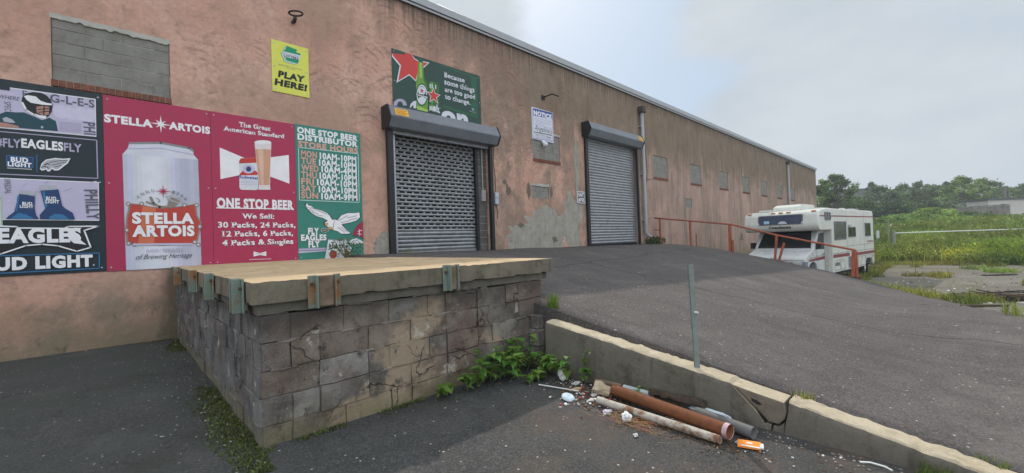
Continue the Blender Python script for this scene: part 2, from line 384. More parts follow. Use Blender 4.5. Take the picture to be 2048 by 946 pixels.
def mat_asphalt(name, a, b, lines=False, green=0.0):
    n = NT(name, .92, .25)
    big = n.noise(.35, 4, .6); mid = n.noise(2.2, 6, .65); fine = n.noise(70, 4, .8)
    c = n.ramp(big, [(.3, a), (.7, b)])
    c = n.mix(n.step(mid, .35, .7, 0, .6), c, tuple(k*.62 for k in a))
    c = n.mix(n.step(n.noise(.9, 7, .7, n.scl(1, 1, 1, (6, 2, 0))), .5, .68, 0, .55), c, tuple(k*1.35 for k in b))
    c = n.mix(n.step(fine, .48, .70, 0, .85), c, tuple(k*2.3 for k in b))
    g2 = n.noise(30, 4, .8)
    c = n.mix(n.step(g2, .52, .70, 0, .6), c, tuple(k*1.7 for k in b)); c = n.mix(n.step(g2, .46, .30, 0, .6), c, tuple(k*.5 for k in a))
    c = n.mix(n.step(fine, .45, .28, 0, .7), c, tuple(k*.45 for k in a))
    vo = n.node('ShaderNodeTexVoronoi', feature='F1'); vo.inputs['Scale'].default_value = 26.0; n.set(vo.inputs['Vector'], n.pos())
    pick = n.step(n.sep(vo.outputs['Color'])[0], .93, .95)
    peb = n.math('MULTIPLY', n.step(vo.outputs['Distance'], .26, .12), pick)
    c = n.mix(peb, c, (.48, .44, .40))
    vo2 = n.node('ShaderNodeTexVoronoi', feature='F1'); vo2.inputs['Scale'].default_value = 5.0; n.set(vo2.inputs['Vector'], n.pos())
    peb2 = n.math('MULTIPLY', n.step(vo2.outputs['Distance'], .10, .06), n.step(n.sep(vo2.outputs['Color'])[1], .86, .88))
    c = n.mix(peb2, c, (.50, .47, .42))
    xyz = n.sep()
    if lines:
        w = n.math('MULTIPLY', n.math('SUBTRACT', n.noise(.7, 4, .6), .5), .7)
        tot = None
        for x0, sl in ((7.75, .05), (11.6, -.03)):
            e = n.math('ABSOLUTE', n.math('SUBTRACT', n.math('ADD', xyz[0], n.math('MULTIPLY', xyz[1], sl)), n.math('ADD', x0, w)))
            q = n.step(e, .030, .010, 0, .8)
            tot = q if tot is None else n.math('MAXIMUM', tot, q)
        e = n.math('ABSOLUTE', n.math('SUBTRACT', n.math('SUBTRACT', xyz[1], n.math('MULTIPLY', xyz[0], .14)), n.math('ADD', 4.45, w)))
        tot = n.math('MAXIMUM', tot, n.step(e, .035, .010, 0, .7))
        c = n.mix(tot, c, (.022, .02, .02))
        # long faint rolling marks down the slope
        rm = n.noise(1.0, 4, .6, n.comb(n.math('MULTIPLY', xyz[0], 3.0), n.math('MULTIPLY', xyz[1], .22), 0.0))
        c = n.mix(n.step(rm, .5, .72, 0, .35), c, tuple(k*.6 for k in a))
    else:
        cr = n.voro(.42, n.vmath('ADD', n.pos(), n.vmath('SCALE', n.noise(1.2, 4, .6, col=True), scale=.8)), 'DISTANCE_TO_EDGE')
        c = n.mix(n.math('MULTIPLY', n.step(cr, .010, .003), n.step(n.noise(.6, 3), .45, .6, 0, .75)), c, (.02, .02, .02))
        st = n.step(n.noise(.8, 5, .6, n.scl(1, 1, 1, (5, 3, 0))), .52, .68, 0, .55)
        c = n.mix(st, c, (.04, .034, .03))
        dirt = n.math('MULTIPLY', n.step(n.noise(1.6, 7, .7, n.scl(1, 1, 1, (2, 8, 0))), .42, .62), n.math('MULTIPLY', n.step(xyz[0], 1.2, 2.6), n.step(xyz[1], 3.2, 1.8)))
        c = n.mix(n.math('MULTIPLY', dirt, .6), c, (.105, .078, .06))
        if green: c = n.mix(n.math('MULTIPLY', n.step(xyz[0], 1.6, .2), n.step(n.noise(1.1, 5, .65), .40, .66, 0, green)), c, (.055, .07, .055))
    n.color(c)
    n.bump(n.math('ADD', fine, n.math('MULTIPLY', mid, .8)), .004, .7)
    return n.m

def mat_concrete(name, a, b, stain=(.06, .055, .05), stain_amt=.6, bump=.006, scale=1.0, moss=0.0, crack=False):
    n = NT(name, .92, .2)
    c = n.ramp(n.noise(1.6*scale, 6, .65), [(.28, a), (.72, b)])
    c = n.mix(n.step(n.noise(3.4*scale, 8, .7), .48, .72, 0, stain_amt), c, stain)
    xyz = n.sep()
    dr = n.noise(1.0, 5, .6, n.comb(n.math('MULTIPLY', n.math('ADD', xyz[0], xyz[1]), 6.0), 0.0, n.math('MULTIPLY', xyz[2], .9)))
    c = n.mix(n.step(dr, .52, .72, 0, stain_amt*.8), c, tuple(k*1.2 for k in stain))
    f = n.noise(60, 4, .8)
    c = n.mix(n.step(f, .5, .8, 0, .4), c, tuple(min(1, k*1.6) for k in b))
    if moss: c = n.mix(n.math('MULTIPLY', n.step(n.noise(2.3, 7, .7), .50, .68), moss), c, (.075, .085, .04))
    if crack:
        cr = n.voro(1.5, n.vmath('ADD', n.pos(), n.vmath('SCALE', n.noise(2.5, 4, .6, col=True), scale=.45)), 'DISTANCE_TO_EDGE')
        c = n.mix(n.math('MULTIPLY', n.step(cr, .012, .003), n.step(n.noise(.9, 3), .47, .6, 0, .8)), c, (.03, .028, .025))
    n.color(c); n.bump(n.math('ADD', n.math('MULTIPLY', f, .4), n.noise(9*scale, 6, .7)), bump, 1.0)
    return n.m

def mat_blocks(side=False):
    """cement blocks: the tint of each block is its own; mineral bloom, parging and stains run over them"""
    n = NT('grey_block' if side else 'weathered_block', .94, .15)
    t = n.attr()
    t = n.mix(.42, t, (.15, .15, .148) if side else (.245, .205, .165))
    c = n.mix(n.step(n.noise(2.4, 7, .68), .34, .62, 0, .95), t, n.mix(1.0, t, (.42, .40, .40), 'MULTIPLY'))
    c = n.mix(n.step(n.noise(1.3, 5, .6, n.scl(1, 1, 1, (3, 1, 8))), .49, .56, 0, .15 if side else .88), c, (.315, .24, .165))
    c = n.mix(n.step(n.noise(1.1, 6, .66, n.scl(1, 1, 1, (7, 5, 2))), .47, .59, 0, .35 if side else .8), c, (.125, .088, .076))
    c = n.mix(n.step(n.noise(4.2, 8, .75, n.scl(1, 1, 1, (1, 9, 4))), .585, .65, 0, .85), c, (.42, .385, .33))
    c = n.mix(n.step(n.noise(6.0, 8, .75, n.scl(1, 1, .7, (4, 2, 6))), .55, .66, 0, .85), c, (.042, .039, .036))
    x, y, z = n.sep()
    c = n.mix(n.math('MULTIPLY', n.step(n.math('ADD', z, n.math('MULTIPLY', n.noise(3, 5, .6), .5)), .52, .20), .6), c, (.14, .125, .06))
    f = n.noise(75, 3, .8)
    c = n.mix(n.step(f, .5, .8, 0, .45), c, (.36, .34, .31))
    ck = n.voro(2.2, n.vmath('ADD', n.pos(), n.vmath('SCALE', n.noise(3, 4, .6, col=True), scale=.35)), 'DISTANCE_TO_EDGE')
    ckm = n.math('MULTIPLY', n.step(ck, .014, .003), n.step(n.noise(1.7, 3, .5), .52, .58))
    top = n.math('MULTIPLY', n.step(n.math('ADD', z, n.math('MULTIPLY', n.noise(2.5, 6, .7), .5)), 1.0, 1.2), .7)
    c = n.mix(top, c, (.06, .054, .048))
    c = n.mix(n.math('MULTIPLY', ckm, .8), c, (.035, .03, .028))
    n.color(c)
    n.bump(n.math('SUBTRACT', n.math('ADD', n.math('MULTIPLY', f, .25), n.noise(7, 7, .7)), n.math('MULTIPLY', ckm, .8)), .014, 1.0)
    return n.m

def mat_leaf(name, col, trans=.35, rough=.55):
    n = NT(name, rough, .25)
    t = n.attr()
    c = n.mix(1.0, t, col, 'MULTIPLY')
    n.color(c)
    tr = n.node('ShaderNodeBsdfTranslucent'); n.set(tr.inputs[0], n.mix(1.0, c, (1.25, 1.3, .7), 'MULTIPLY'))
    ms = n.node('ShaderNodeMixShader'); ms.inputs[0].default_value = trans
    n.t.links.new(n.b.outputs[0], ms.inputs[1]); n.t.links.new(tr.outputs[0], ms.inputs[2]); n.t.links.new(ms.outputs[0], n.out.inputs[0])
    return n.m

def mat_soil():
    n = NT('gravel_and_soil', .95, .15)
    c = n.ramp(n.noise(.45, 6, .65), [(.3, (.125, .108, .088)), (.55, (.18, .162, .138)), (.75, (.225, .205, .18))])
    c = n.mix(n.step(n.noise(.22, 6, .7, n.scl(1, 1.6, 1, (9, 4, 0))), .52, .64, 0, .5), c, n.ramp(n.noise(3, 6, .7), [(.3, (.07, .095, .025)), (.7, (.15, .165, .05))]))
    f = n.noise(26, 5, .8)
    c = n.mix(n.step(f, .5, .8, 0, .6), c, (.42, .39, .34)); c = n.mix(n.step(f, .45, .25, 0, .6), c, (.07, .06, .05))
    n.color(c); n.bump(f, .03, 1.0); return n.m

def mat_rust(name, a, b, amt=.5, paintc=None):
    n = NT(name, .82, .25)
    c = n.ramp(n.noise(7, 7, .7), [(.28, a), (.5, b), (.75, tuple(k*.55 for k in a))])
    if paintc: c = n.mix(n.step(n.noise(5, 7, .72, n.scl(1, 1, 1, (3, 3, 3))), .40, .54, 0, amt), c, paintc)
    n.color(c); n.bump(n.noise(40, 5, .7), .003, 1.0); return n.m

# ------------------------------------------------------------------ the ground
def sm(a, b, v):
    t = min(1, max(0, (v-a)/(b-a))); return t*t*(3-2*t)
def terrain(x, y):
    z = -.6*sm(9.0, 19.0, x)
    z += 2.1*sm(31.0, 66.0, x)
    if x > 12: z += .05*mnoise.noise(Vector((x*.5, y*.5, 0))) + .03*mnoise.noise(Vector((x*1.7, y*1.7, 3)))
    return z
def xb(y):                         # the ragged right-hand edge of the asphalt
    ys = [-15, -8, -4, -1.9, -.95, -.72, -.5, .1, .7, 2.1, 9.05]; xs = [2.0, 4.0, 6.0, 7.6, 9.0, 9.9, 11.2, 14.0, 16.4, 17.2, 17.2]
    b = float(np.interp(y, ys, xs))
    if y < 2.1: b += .25*mnoise.noise(Vector((y*1.3, 0, 0))) + .12*mnoise.noise(Vector((y*5.0, 4, 0)))
    return b
YL = [-.8, -.1, .8, 1.5, 3.2, 6.4, 9.05]; ZL = [-.06, .045, .215, .355, .645, 1.17, 1.27]
YRR = [-.5, .6, 2.15, 3.6, 4.2, 5.2, 5.8, 7.3, 8.7, 9.05]; ZRR = [-.9, -.52, -.11, .28, .41, .62, .75, 1.03, 1.12, 1.12]
def ramp_z(x, y):
    t = min(1, max(0, (x-3.72)/13.5))
    # smooth the profile a little so that the crest is round
    s = 0
    for k in (-.6, -.3, 0, .3, .6):
        s += (1-t)*float(np.interp(y+k, YL, ZL)) + t*float(np.interp(y+k, YRR, ZRR))
    return s/5 + .012*mnoise.noise(Vector((x*.6, y*.9, 1)))
def grid_mesh(name, X, Y, zf, mats, kind=True, skirt=None, loc=None):
    mb = MB(); nx, ny = len(X[0]), len(X)
    vs = []
    for j in range(ny):
        for i in range(nx):
            vs.append((X[j][i], Y[j][i], zf(X[j][i], Y[j][i])))
    fs = [(j*nx+i, j*nx+i+1, (j+1)*nx+i+1, (j+1)*nx+i) for j in range(ny-1) for i in range(nx-1)]
    if skirt:
        per = [i for i in range(nx)] + [j*nx+nx-1 for j in range(1, ny)] + [(ny-1)*nx+i for i in range(nx-2, -1, -1)] + [j*nx for j in range(ny-2, 0, -1)]
        b = len(vs); vs += [(vs[k][0], vs[k][1], vs[k][2]-skirt) for k in per]; n = len(per)
        fs += [(per[i], b+i, b+(i+1) % n, per[(i+1) % n]) for i in range(n)]
    mb.mesh(vs, fs)
    o = mb.build(name, mats, smooth=skirt is None)
    if skirt:
        for p in o.data.polygons: p.use_smooth = abs(p.normal.z) > .5
    o['kind'] = 'structure'
    return o
M_SOIL = mat_soil()
M_LOT = mat_asphalt('old_asphalt', (.040, .040, .039), (.062, .060, .058), green=.45)
M_RAMP = mat_asphalt('rolled_asphalt', (.062, .053, .051), (.098, .086, .081), lines=True)
gx = sorted(set([round(v, 2) for v in list(np.arange(-20, 10, 2.0)) + list(np.arange(10, 36, .5)) + list(np.arange(36, 110, 2.0)) + [-340, -200, -100, -60, -40, 120, 140, 170, 220, 280, 340]]))
gy = sorted(set([round(v, 2) for v in list(np.arange(-24, 12, .75)) + list(np.arange(12, 60, 4.0)) + [-340, -200, -120, -80, -60, -45, -34, -28, 70, 100, 160, 260, 340]]))
def soil_z(x, y):
    return terrain(x, y) - (.035 if x < xb(y)-.6 else 0.0) - (0.04 if x < 3 else 0)
grid_mesh('ground', [[x for x in gx] for y in gy], [[y]*len(gx) for y in gy], soil_z, M_SOIL)
ys = list(np.arange(-15, 9.06, .33)); ys[-1] = 9.04
nn = 40
grid_mesh('asphalt_lot', [[-14+(3.68+14)*i/nn for i in range(nn+1)] for y in ys], [[y]*(nn+1) for y in ys],
          lambda x, y: .012*mnoise.noise(Vector((x*.5, y*.5, 2)))*(1 if y < 8 else .5) + (.03*sm(.9, .2, x)*sm(2, 6, y) if x < 1 else 0) - .004, M_LOT)
ys2 = [y for y in ys if y > -12]
nx2 = 56
Xr = []
for y in ys2:
    e = xb(y); Xr.append([3.668+(max(e, 4.4)-3.668)*i/nx2 for i in range(nx2+1)])
def asphalt_z(x, y):
    g = terrain(x, y)+.008
    r = ramp_z(x, y) if y > -.9 else -9
    d = r-g
    return g + (d if d > .12 else (0.0 if d < -.12 else (d+.12)**2/.48))
grid_mesh('asphalt_ramp', Xr, [[y]*(nx2+1) for y in ys2], asphalt_z, M_RAMP, skirt=1.0)

# ------------------------------------------------------------------ the warehouse
M_STUCCO = mat_stucco()
M_CEMBLK = mat_concrete('grey_cement_block', (.185, .175, .155), (.27, .258, .232), (.10, .092, .08), .45, .006, 2.0)
M_MORTAR = mat_concrete('pale_mortar', (.36, .34, .30), (.48, .46, .41), (.2, .19, .17), .3, .008, 2.0)
M_BRICK = paint('red_brick', (.20, .075, .05), .9, .4, 16.0, .2, dirt=.75, dirtcol=(.09, .06, .045))
M_PATCH = mat_concrete('cement_parging', (.27, .25, .21), (.40, .37, .32), (.14, .12, .10), .6, .02, 1.5)
M_COPING = paint('coping_metal', (.33, .34, .35), .45, .08, 3.0, .5)
M_BLACK = paint('black_paint', (.012, .012, .014), .45, .3, 8.0, .4)
M_HOOD = paint('grey_enamel', (.155, .165, .19), .42, .12, 4.0, .5, dirt=.35, dirtcol=(.09, .09, .095))
M_GALV = paint('galvanised_steel', (.34, .35, .37), .36, .16, 7.0, .5, .55, dirt=.3, dirtcol=(.2, .19, .18))
M_DARK = paint('dark_interior', (.012, .012, .013), .9, .2)
M_PIPEW = paint('white_downspout_metal', (.30, .31, .32), .5, .1, 5.0, .4, dirt=.3, dirtcol=(.28, .26, .23))
M_YLABEL = paint('yellow_sticker', (.72, .43, .05), .6, .08)
M_GREYBOX = paint('pale_grey_box', (.42, .46, .50), .5, .06)
M_ROOFING = paint('roofing', (.2, .2, .2), .9, .1)

bld = thing('warehouse', 'long one storey warehouse of stained pink stucco with bricked up windows and two roller shutters', 'building', (0, YW, 0))
XL, XR_, ZB, ZT = -9.0, 50.6, -1.4, 7.5
D1 = (4.80, 7.80, 1.0, 4.22); D2 = (12.48, 16.02, 1.0, 5.32)
wins = [(-.60, .76, 4.06, 5.03), (9.68, 11.02, 4.06, 4.95)] + [(17.48+3.87*k, 18.84+3.87*k, 4.10, 5.07) for k in range(7)]
smalls = [(9.56, 10.39, 2.78, 3.23), (20.63, 21.42, 2.82, 3.28)]
holes = [D1, D2] + wins + smalls
wxs = sorted(set([XL, XR_]+[h[0] for h in holes]+[h[1] for h in holes])); wzs = sorted(set([ZB, ZT]+[h[2] for h in holes]+[h[3] for h in holes]))
mb = MB()
for i in range(len(wxs)-1):
    for j in range(len(wzs)-1):
        cxm, czm = (wxs[i]+wxs[i+1])/2, (wzs[j]+wzs[j+1])/2
        if any(h[0] < cxm < h[1] and h[2] < czm < h[3] for h in holes): continue
        mb.face([(wxs[i], 0, wzs[j]), (wxs[i+1], 0, wzs[j]), (wxs[i+1], 0, wzs[j+1]), (wxs[i], 0, wzs[j+1])])
for h in holes:                              # the thickness of the wall round every opening
    dp = .34 if h in (D1, D2) else .08
    a, b, c, d = h
    mb.face([(a, 0, c), (a, 0, d), (a, dp, d), (a, dp, c)]); mb.face([(b, 0, c), (b, dp, c), (b, dp, d), (b, 0, d)])
    mb.face([(a, 0, d), (b, 0, d), (b, dp, d), (a, dp, d)]); mb.face([(a, 0, c), (a, dp, c), (b, dp, c), (b, 0, c)])
mb.face([(XR_, 0, ZB), (XR_, 26, ZB), (XR_, 26, ZT), (XR_, 0, ZT)])
mb.face([(XL, 26, ZB), (XL, 0, ZB), (XL, 0, ZT), (XL, 26, ZT)])
mb.face([(XR_, 26, ZB), (XL, 26, ZB), (XL, 26, ZT), (XR_, 26, ZT)])
mb.build('stucco_wall', M_STUCCO, bld)
mb = MB(); mb.box(XL-.05, XR_+.05, -.03, 26.05, ZT-.02, ZT+.1); mb.build('roof', M_ROOFING, bld)
mb = MB()
mb.prism([(-.10, 7.43), (-.085, 7.43), (-.085, 7.60), (.25, 7.62), (.25, 7.64), (-.10, 7.62)], XL-.1, XR_+.1, 'x')
mb.prism([(-.07, 7.36), (-.04, 7.36), (-.04, 7.42), (-.07, 7.42)], XL-.1, XR_+.1, 'x')
mb.build('roof_coping', M_COPING, bld, bevel=.004)

def block_panel(h, sill, seed, near):
    r = random.Random(seed); a, b, c, d = h
    dp = .022
    m = MB(); m.box(a+.002, b-.002, dp+.010, .075, c+.002, d-.002, 1)
    rows = max(2, round((d-c)/.2)); rh = (d-c)/rows
    for j in range(rows):
        x = a - (.2 if j % 2 else 0) - (.05 if seed % 2 else 0)
        while x < b:
            x0, x1 = max(a+.004, x+.004), min(b-.004, x+.4-.004)
            if x1-x0 > .04:
                o = dp + r.uniform(-.003, .004)
                m.box(x0, x1, o, .05, c+j*rh+.005, c+(j+1)*rh-.005, 0)
            x += .4
    p = m.build('blocked_window', [M_CEMBLK, M_MORTAR], bld, bevel=.004 if near else 0)
    if near:                                 # mortar smeared along the head of the opening
        q = MB(); top = []; bot = []
        for k in range(60):
            x = a-.01+(b-a+.02)*k/59
            top.append((x, d+.02+.02*mnoise.noise(Vector((x*9, seed, 0))))); bot.append((x, d-.055-.035*mnoise.noise(Vector((x*4, seed, 2)))-.03*mnoise.noise(Vector((x*15, seed, 4)))))
        q.prism(top+bot[::-1], -.004, .03, 'y'); q.build('mortar_smear', M_MORTAR, p)
    if sill:
        q = MB(); n = 18 if near else 12; w = (b-a+.02)/n
        for k in range(n):
            q.box(a-.01+k*w+.004, a-.01+(k+1)*w-.004, -.028+r.uniform(-.004, .004), .06, c-.105, c-.006, 0)
        q.box(a-.008, b+.008, -.016, .058, c-.1, c-.010, 1)
        q.build('brick_sill', [M_BRICK, M_MORTAR], p, bevel=.004 if near else 0)
for k, h in enumerate(wins): block_panel(h, True, k+1, k < 2)
for k, h in enumerate(smalls): block_panel(h, False, k+40, k < 1)

def blob(cx_, cz_, rx, rz_, seed, n=150, rough=.42):
    out = []
    for k in range(n):
        a = 2*PI*k/n
        q = 1 + rough*(mnoise.noise(Vector((math.cos(a)*1.3+seed*7, math.sin(a)*1.3, seed)))*1.3 + .7*mnoise.noise(Vector((math.cos(a)*4+seed, math.sin(a)*4, seed*3))) + .45*mnoise.noise(Vector((math.cos(a)*11+seed, math.sin(a)*11, seed*3))))
        out.append((cx_+rx*q*math.cos(a), max(cz_+rz_*q*math.sin(a), 1.0)))
    return out
for k, (a, b, c, d, s) in enumerate([(10.3, 1.75, 1.05, .75, 1), (11.55, 2.1, .55, .95, 2), (9.1, 1.45, .75, .45, 3), (4.50, 1.35, .20, .33, 4), (11.95, 4.0, .16, .95, 6)]):
    m = MB(); m.prism(blob(a, b, c, d, s), -.004-.0015*k, .02, 'y'); m.build('cement_patch', M_PATCH, bld)
M_HOLE = paint('bare_patch', (.15, .12, .095), .95, .3, 12)
for k, (a, b, c, d, s) in enumerate([(8.55, 2.95, .10, .16, 11), (8.42, 3.2, .07, .07, 12), (9.44, 3.0, .09, .24, 13), (9.05, 1.9, .16, .09, 14), (28.6, .55, .42, .8, 15), (10.5, 3.0, .06, .18, 16), (10.6, 1.45, .12, .1, 17)]):
    m = MB(); m.prism(blob(a, b, c, d, s, 30, .4), -.0035-.0004*k, .02, 'y'); m.build('bare_spot', M_HOLE, bld)

# grilled roller shutter (left)
sh = thing('roller_shutter', None, None); sh.parent = bld
def hood(x0, x1, z0, z1, parent, label_at):
    m = MB(); H = z1-z0
    pr = [(-.003, z0), (-.003, z1), (-.29, z1), (-.32, z1-.03), (-.42, z1-.25), (-.42, z1-.28), (-.30, z0)]
    m.prism(pr, x0+.02, x1-.02, 'x'); h = m.build('shutter_hood', M_HOOD, parent, bevel=.008)
    for a, b in ((x0-.01, x0+.017), (x1-.017, x1+.01)):
        m = MB(); m.prism([(p[0]-(.012 if p[0] < -.01 else 0), p[1]+(.01 if p[1] > z0+H/2 else -.01)) for p in pr], a, b, 'x'); m.build('end_plate', M_BLACK, parent)
    # sticker on the sloped top face
    a, b = label_at
    p0 = Vector((0, -.32, z1-.03)); p1 = Vector((0, -.42, z1-.25)); nrm = Vector((0, -.22, .10)).normalized()
    m = MB()
    def P(x, t, k): q = p0.lerp(p1, t)+nrm*k; return (x, q.y, q.z)
    m.face([P(a, .2, .009), P(a, .98, .009), P(b, .98, .009), P(b, .2, .009)], 0)
    for i in range(4):
        t = .32+.16*i; m.face([P(a+.03, t, .011), P(a+.03, t+.07, .011), P(b-.03-.05*(i % 2), t+.07, .011), P(b-.03-.05*(i % 2), t, .011)], 1)
    m.build('warning_sticker', [M_YLABEL, paint('sticker_print', (.45, .10, .02), .6)], parent)
    return h
hood(4.58, 7.93, 4.16, 4.66, sh, (4.72, 5.06))
mb = MB(); mb.box(4.82, 7.78, -.06, .02, 4.08, 4.17); mb.build('lintel_bar', M_GALV, sh, bevel=.006)
for a, b in ((4.66, 4.80), (7.78, 7.88)):
    mb = MB(); mb.box(a, b, -.12, -.003, 1.1, 4.17); mb.build('door_jamb', M_BLACK, sh, bevel=.006)
for a, b in ((4.82, 4.92), (7.42, 7.50)):
    mb = MB(); mb.box(a, b, .02 if a < 5 else .10, .26, 1.1, 4.15); mb.build('guide_rail', M_GALV if a < 5 else M_BLACK, sh, bevel=.006)
m = MB()
CX0, CX1, yc = 4.93, 7.41, .20
r = random.Random(3)
pitch = .0985
rows = 25; zb = 1.28
for k in range(5):                            # the solid slats at the foot
    z0 = zb + k*pitch
    m.prism([(yc+.02, z0+.004), (yc-.004, z0+.010), (yc-.017, z0+pitch*.5), (yc-.004, z0+pitch-.010), (yc+.02, z0+pitch-.004)], CX0, CX1, 'x')
z0 = zb+5*pitch
top = 4.14
while z0 < top:
    m.prism([(yc+.014, z0), (yc-.006, z0+.004), (yc-.016, z0+.030), (yc-.006, z0+.057), (yc+.014, z0+.062)], CX0, CX1, 'x')
    off = .0 if int(round((z0-zb)/pitch)) % 2 else .1
    x = CX0 + off
    while x < CX1-.03:
        m.box(x, min(x+.05, CX1), yc-.008, yc+.010, z0+.0625, z0+pitch-.0005); x += .203
    z0 += pitch
m.box(CX0, CX1, yc-.03, yc+.03, 1.20, 1.279)
m.build('shutter_curtain', paint('dull_steel', (.285, .29, .30), .42, .2, 6.0, .5, .5, dirt=.4, dirtcol=(.12, .11, .10)), sh)
mb = MB(); mb.box(4.81, 7.79, .42, .46, 1.0, 4.3); mb.build('dark_opening', M_DARK, sh)
m = MB(); r = random.Random(5)
for j in range(15):
    m.box(7.505, 7.795, .10+r.uniform(0, .006), .34, 1.18+j*.2+.004, 1.18+(j+1)*.2-.004, 0)
m.box(7.51, 7.79, .112, .338, 1.1, 4.2, 1)
m.build('block_reveal', [paint('dark_block', (.11, .10, .095), .95, .25, 6), M_MORTAR], sh, bevel=.004)
mb = MB(); mb.tube([(7.62, .06, 4.15), (7.62, .06, 3.0), (7.63, .06, 2.9)], .02, 8); mb.box(7.57, 7.70, .02, .10, 2.60, 2.92); mb.build('door_switch', paint('switch_grey', (.30, .29, .27), .5), sh, bevel=.006)
# corrugated roller shutter (right)
sh2 = thing('roller_shutter', None, None); sh2.parent = bld
hood(12.28, 16.02, 5.12, 5.62, sh2, (15.62, 15.96))
for a, b in ((12.38, 12.52), (15.96, 16.04)):
    mb = MB(); mb.box(a, b, -.10, -.003, 1.1, 5.15); mb.build('door_jamb', M_BLACK, sh2, bevel=.006)
m = MB(); prof = []
z0 = 1.22; pit = .1065
while z0 < 5.25:
    for t, yy in ((0, .0), (.08, -.012), (.25, -.026), (.5, -.031), (.75, -.026), (.9, -.012)):
        prof.append((yy+.10, z0+t*pit))
    z0 += pit
vs = [(12.53, p[0], p[1]) for p in prof]+[(15.95, p[0], p[1]) for p in prof]; n = len(prof)
m.mesh(vs, [(i, i+n, i+n+1, i+1) for i in range(n-1)])
m.box(12.53, 15.95, .05, .12, 1.14, 1.215, 1)
m.build('shutter_curtain', [M_GALV, M_BLACK], sh2)
mb = MB(); mb.box(12.49, 16.01, .30, .33, 1.0, 5.3); mb.build('dark_opening', M_DARK, sh2)

# downspouts, lamps, wires and boxes fixed to the wall
def downspout(x, zt, zb_, elbow):
    m = MB()
    pth = [(x, -.13, zt), (x, -.13, zb_)]
    if elbow: pth = [(x, -.13, zt), (x, -.13, zb_+.22), (x+.03, -.14, zb_+.12), (x+.14, -.17, zb_+.04), (x+.26, -.20, zb_)]
    m.tube(pth, .072, 12)
    d = m.build('downspout', M_PIPEW, bld, smooth=True)
    m = MB(); m.box(x-.14, x+.14, -.26, -.02, zt, zt+.26); m.box(x-.06, x+.06, -.02, .05, zt+.1, zt+.22); m.build('conductor_head', paint('dark_bronze', (.05, .042, .036), .6), d, bevel=.015)
    for z in (zt-.6, (zt+zb_)/2, zb_+.7):
        m = MB(); m.box(x-.11, x+.11, -.14, -.004, z, z+.05); m.build('strap', M_PIPEW, d)
downspout(16.42, 6.72, 1.42, True); downspout(39.75, 6.9, -.5, False)
m = MB(); m.tube([(2.72, -.003, 6.02), (2.72, -.10, 6.00), (2.72, -.16, 6.06)], .035, 8)
pts = [(2.72+.125*math.cos(a), -.20+.11*math.sin(a), 6.12+.02*math.cos(a)) for a in np.linspace(0, 2*PI, 22)]
m.tube(pts, .018, 6); m.build('lamp_bracket', paint('dark_iron', (.03, .027, .025), .6), bld, smooth=True)
m = MB(); m.tube([(10.25, -.003, 6.10), (10.25, -.14, 6.10), (10.38, -.30, 6.16), (10.62, -.36, 6.12)], .025, 8); m.box(10.17, 10.33, -.03, -.003, 6.02, 6.16); m.build('lamp_bracket', paint('dark_iron', (.03, .027, .025), .6), bld)
m = MB(); m.box(7.96, 8.10, -.09, -.003, 2.70, 2.86); m.box(7.96, 8.10, -.085, -.003, 2.52, 2.695); m.build('junction_box', M_GREYBOX, bld, bevel=.008)
m = MB(); m.tube([(8.03, -.02, 2.86), (8.04, -.02, 3.3), (7.99, -.02, 3.7), (8.02, -.02, 4.2)], .008, 5); m.build('loose_cable', M_BLACK, bld); m = MB(); m.tube([(8.03, -.02, 2.52), (8.1, -.02, 2.3), (8.07, -.02, 2.1)], .008, 5); m.build('loose_cable', M_BLACK, bld); m = MB()
m.tube([(16.8, -.02, 7.35), (16.75, -.02, 6.0), (16.9, -.02, 4.2), (16.72, -.02, 3.4), (16.55, -.02, 3.2)], .009, 5); m.build('loose_cable', M_BLACK, bld); m = MB()
m.tube([(16.5, -.015, 4.0), (17.0, -.015, 3.92), (17.5, -.015, 4.02)], .008, 5)
m.build('loose_cable', M_BLACK, bld)

# ------------------------------------------------------------------ the loading dock
M_BLOCK = mat_blocks(); M_BLOCKS = mat_blocks(True)
M_SLABSIDE = mat_concrete('slab_concrete', (.125, .105, .080), (.215, .185, .140), (.05, .042, .034), .85, .008, 1.2, moss=.4)
M_SLABTOP = mat_concrete('sandy_slab_top', (.40, .29, .17), (.54, .405, .25), (.20, .15, .10), .75, .004, 1.0, crack=True)
M_HAUNCH = mat_concrete('shaded_stained_concrete', (.095, .085, .072), (.16, .145, .12), (.04, .036, .03), .8, .008, 1.5)  # shade of the recess put into a darker colour, besides the stains
M_BUMPER = mat_rust('green_painted_steel', (.17, .075, .03), (.26, .13, .055), .9, (.155, .215, .185))
M_BOLT = mat_rust('rusty_bolt', (.06, .03, .02), (.12, .06, .03))
dock = thing('loading_dock', 'raised concrete loading dock slab on weathered cement block walls below the beer posters', 'loading dock', (.77, 3.5, 0))
DX, DY = .77, 3.5
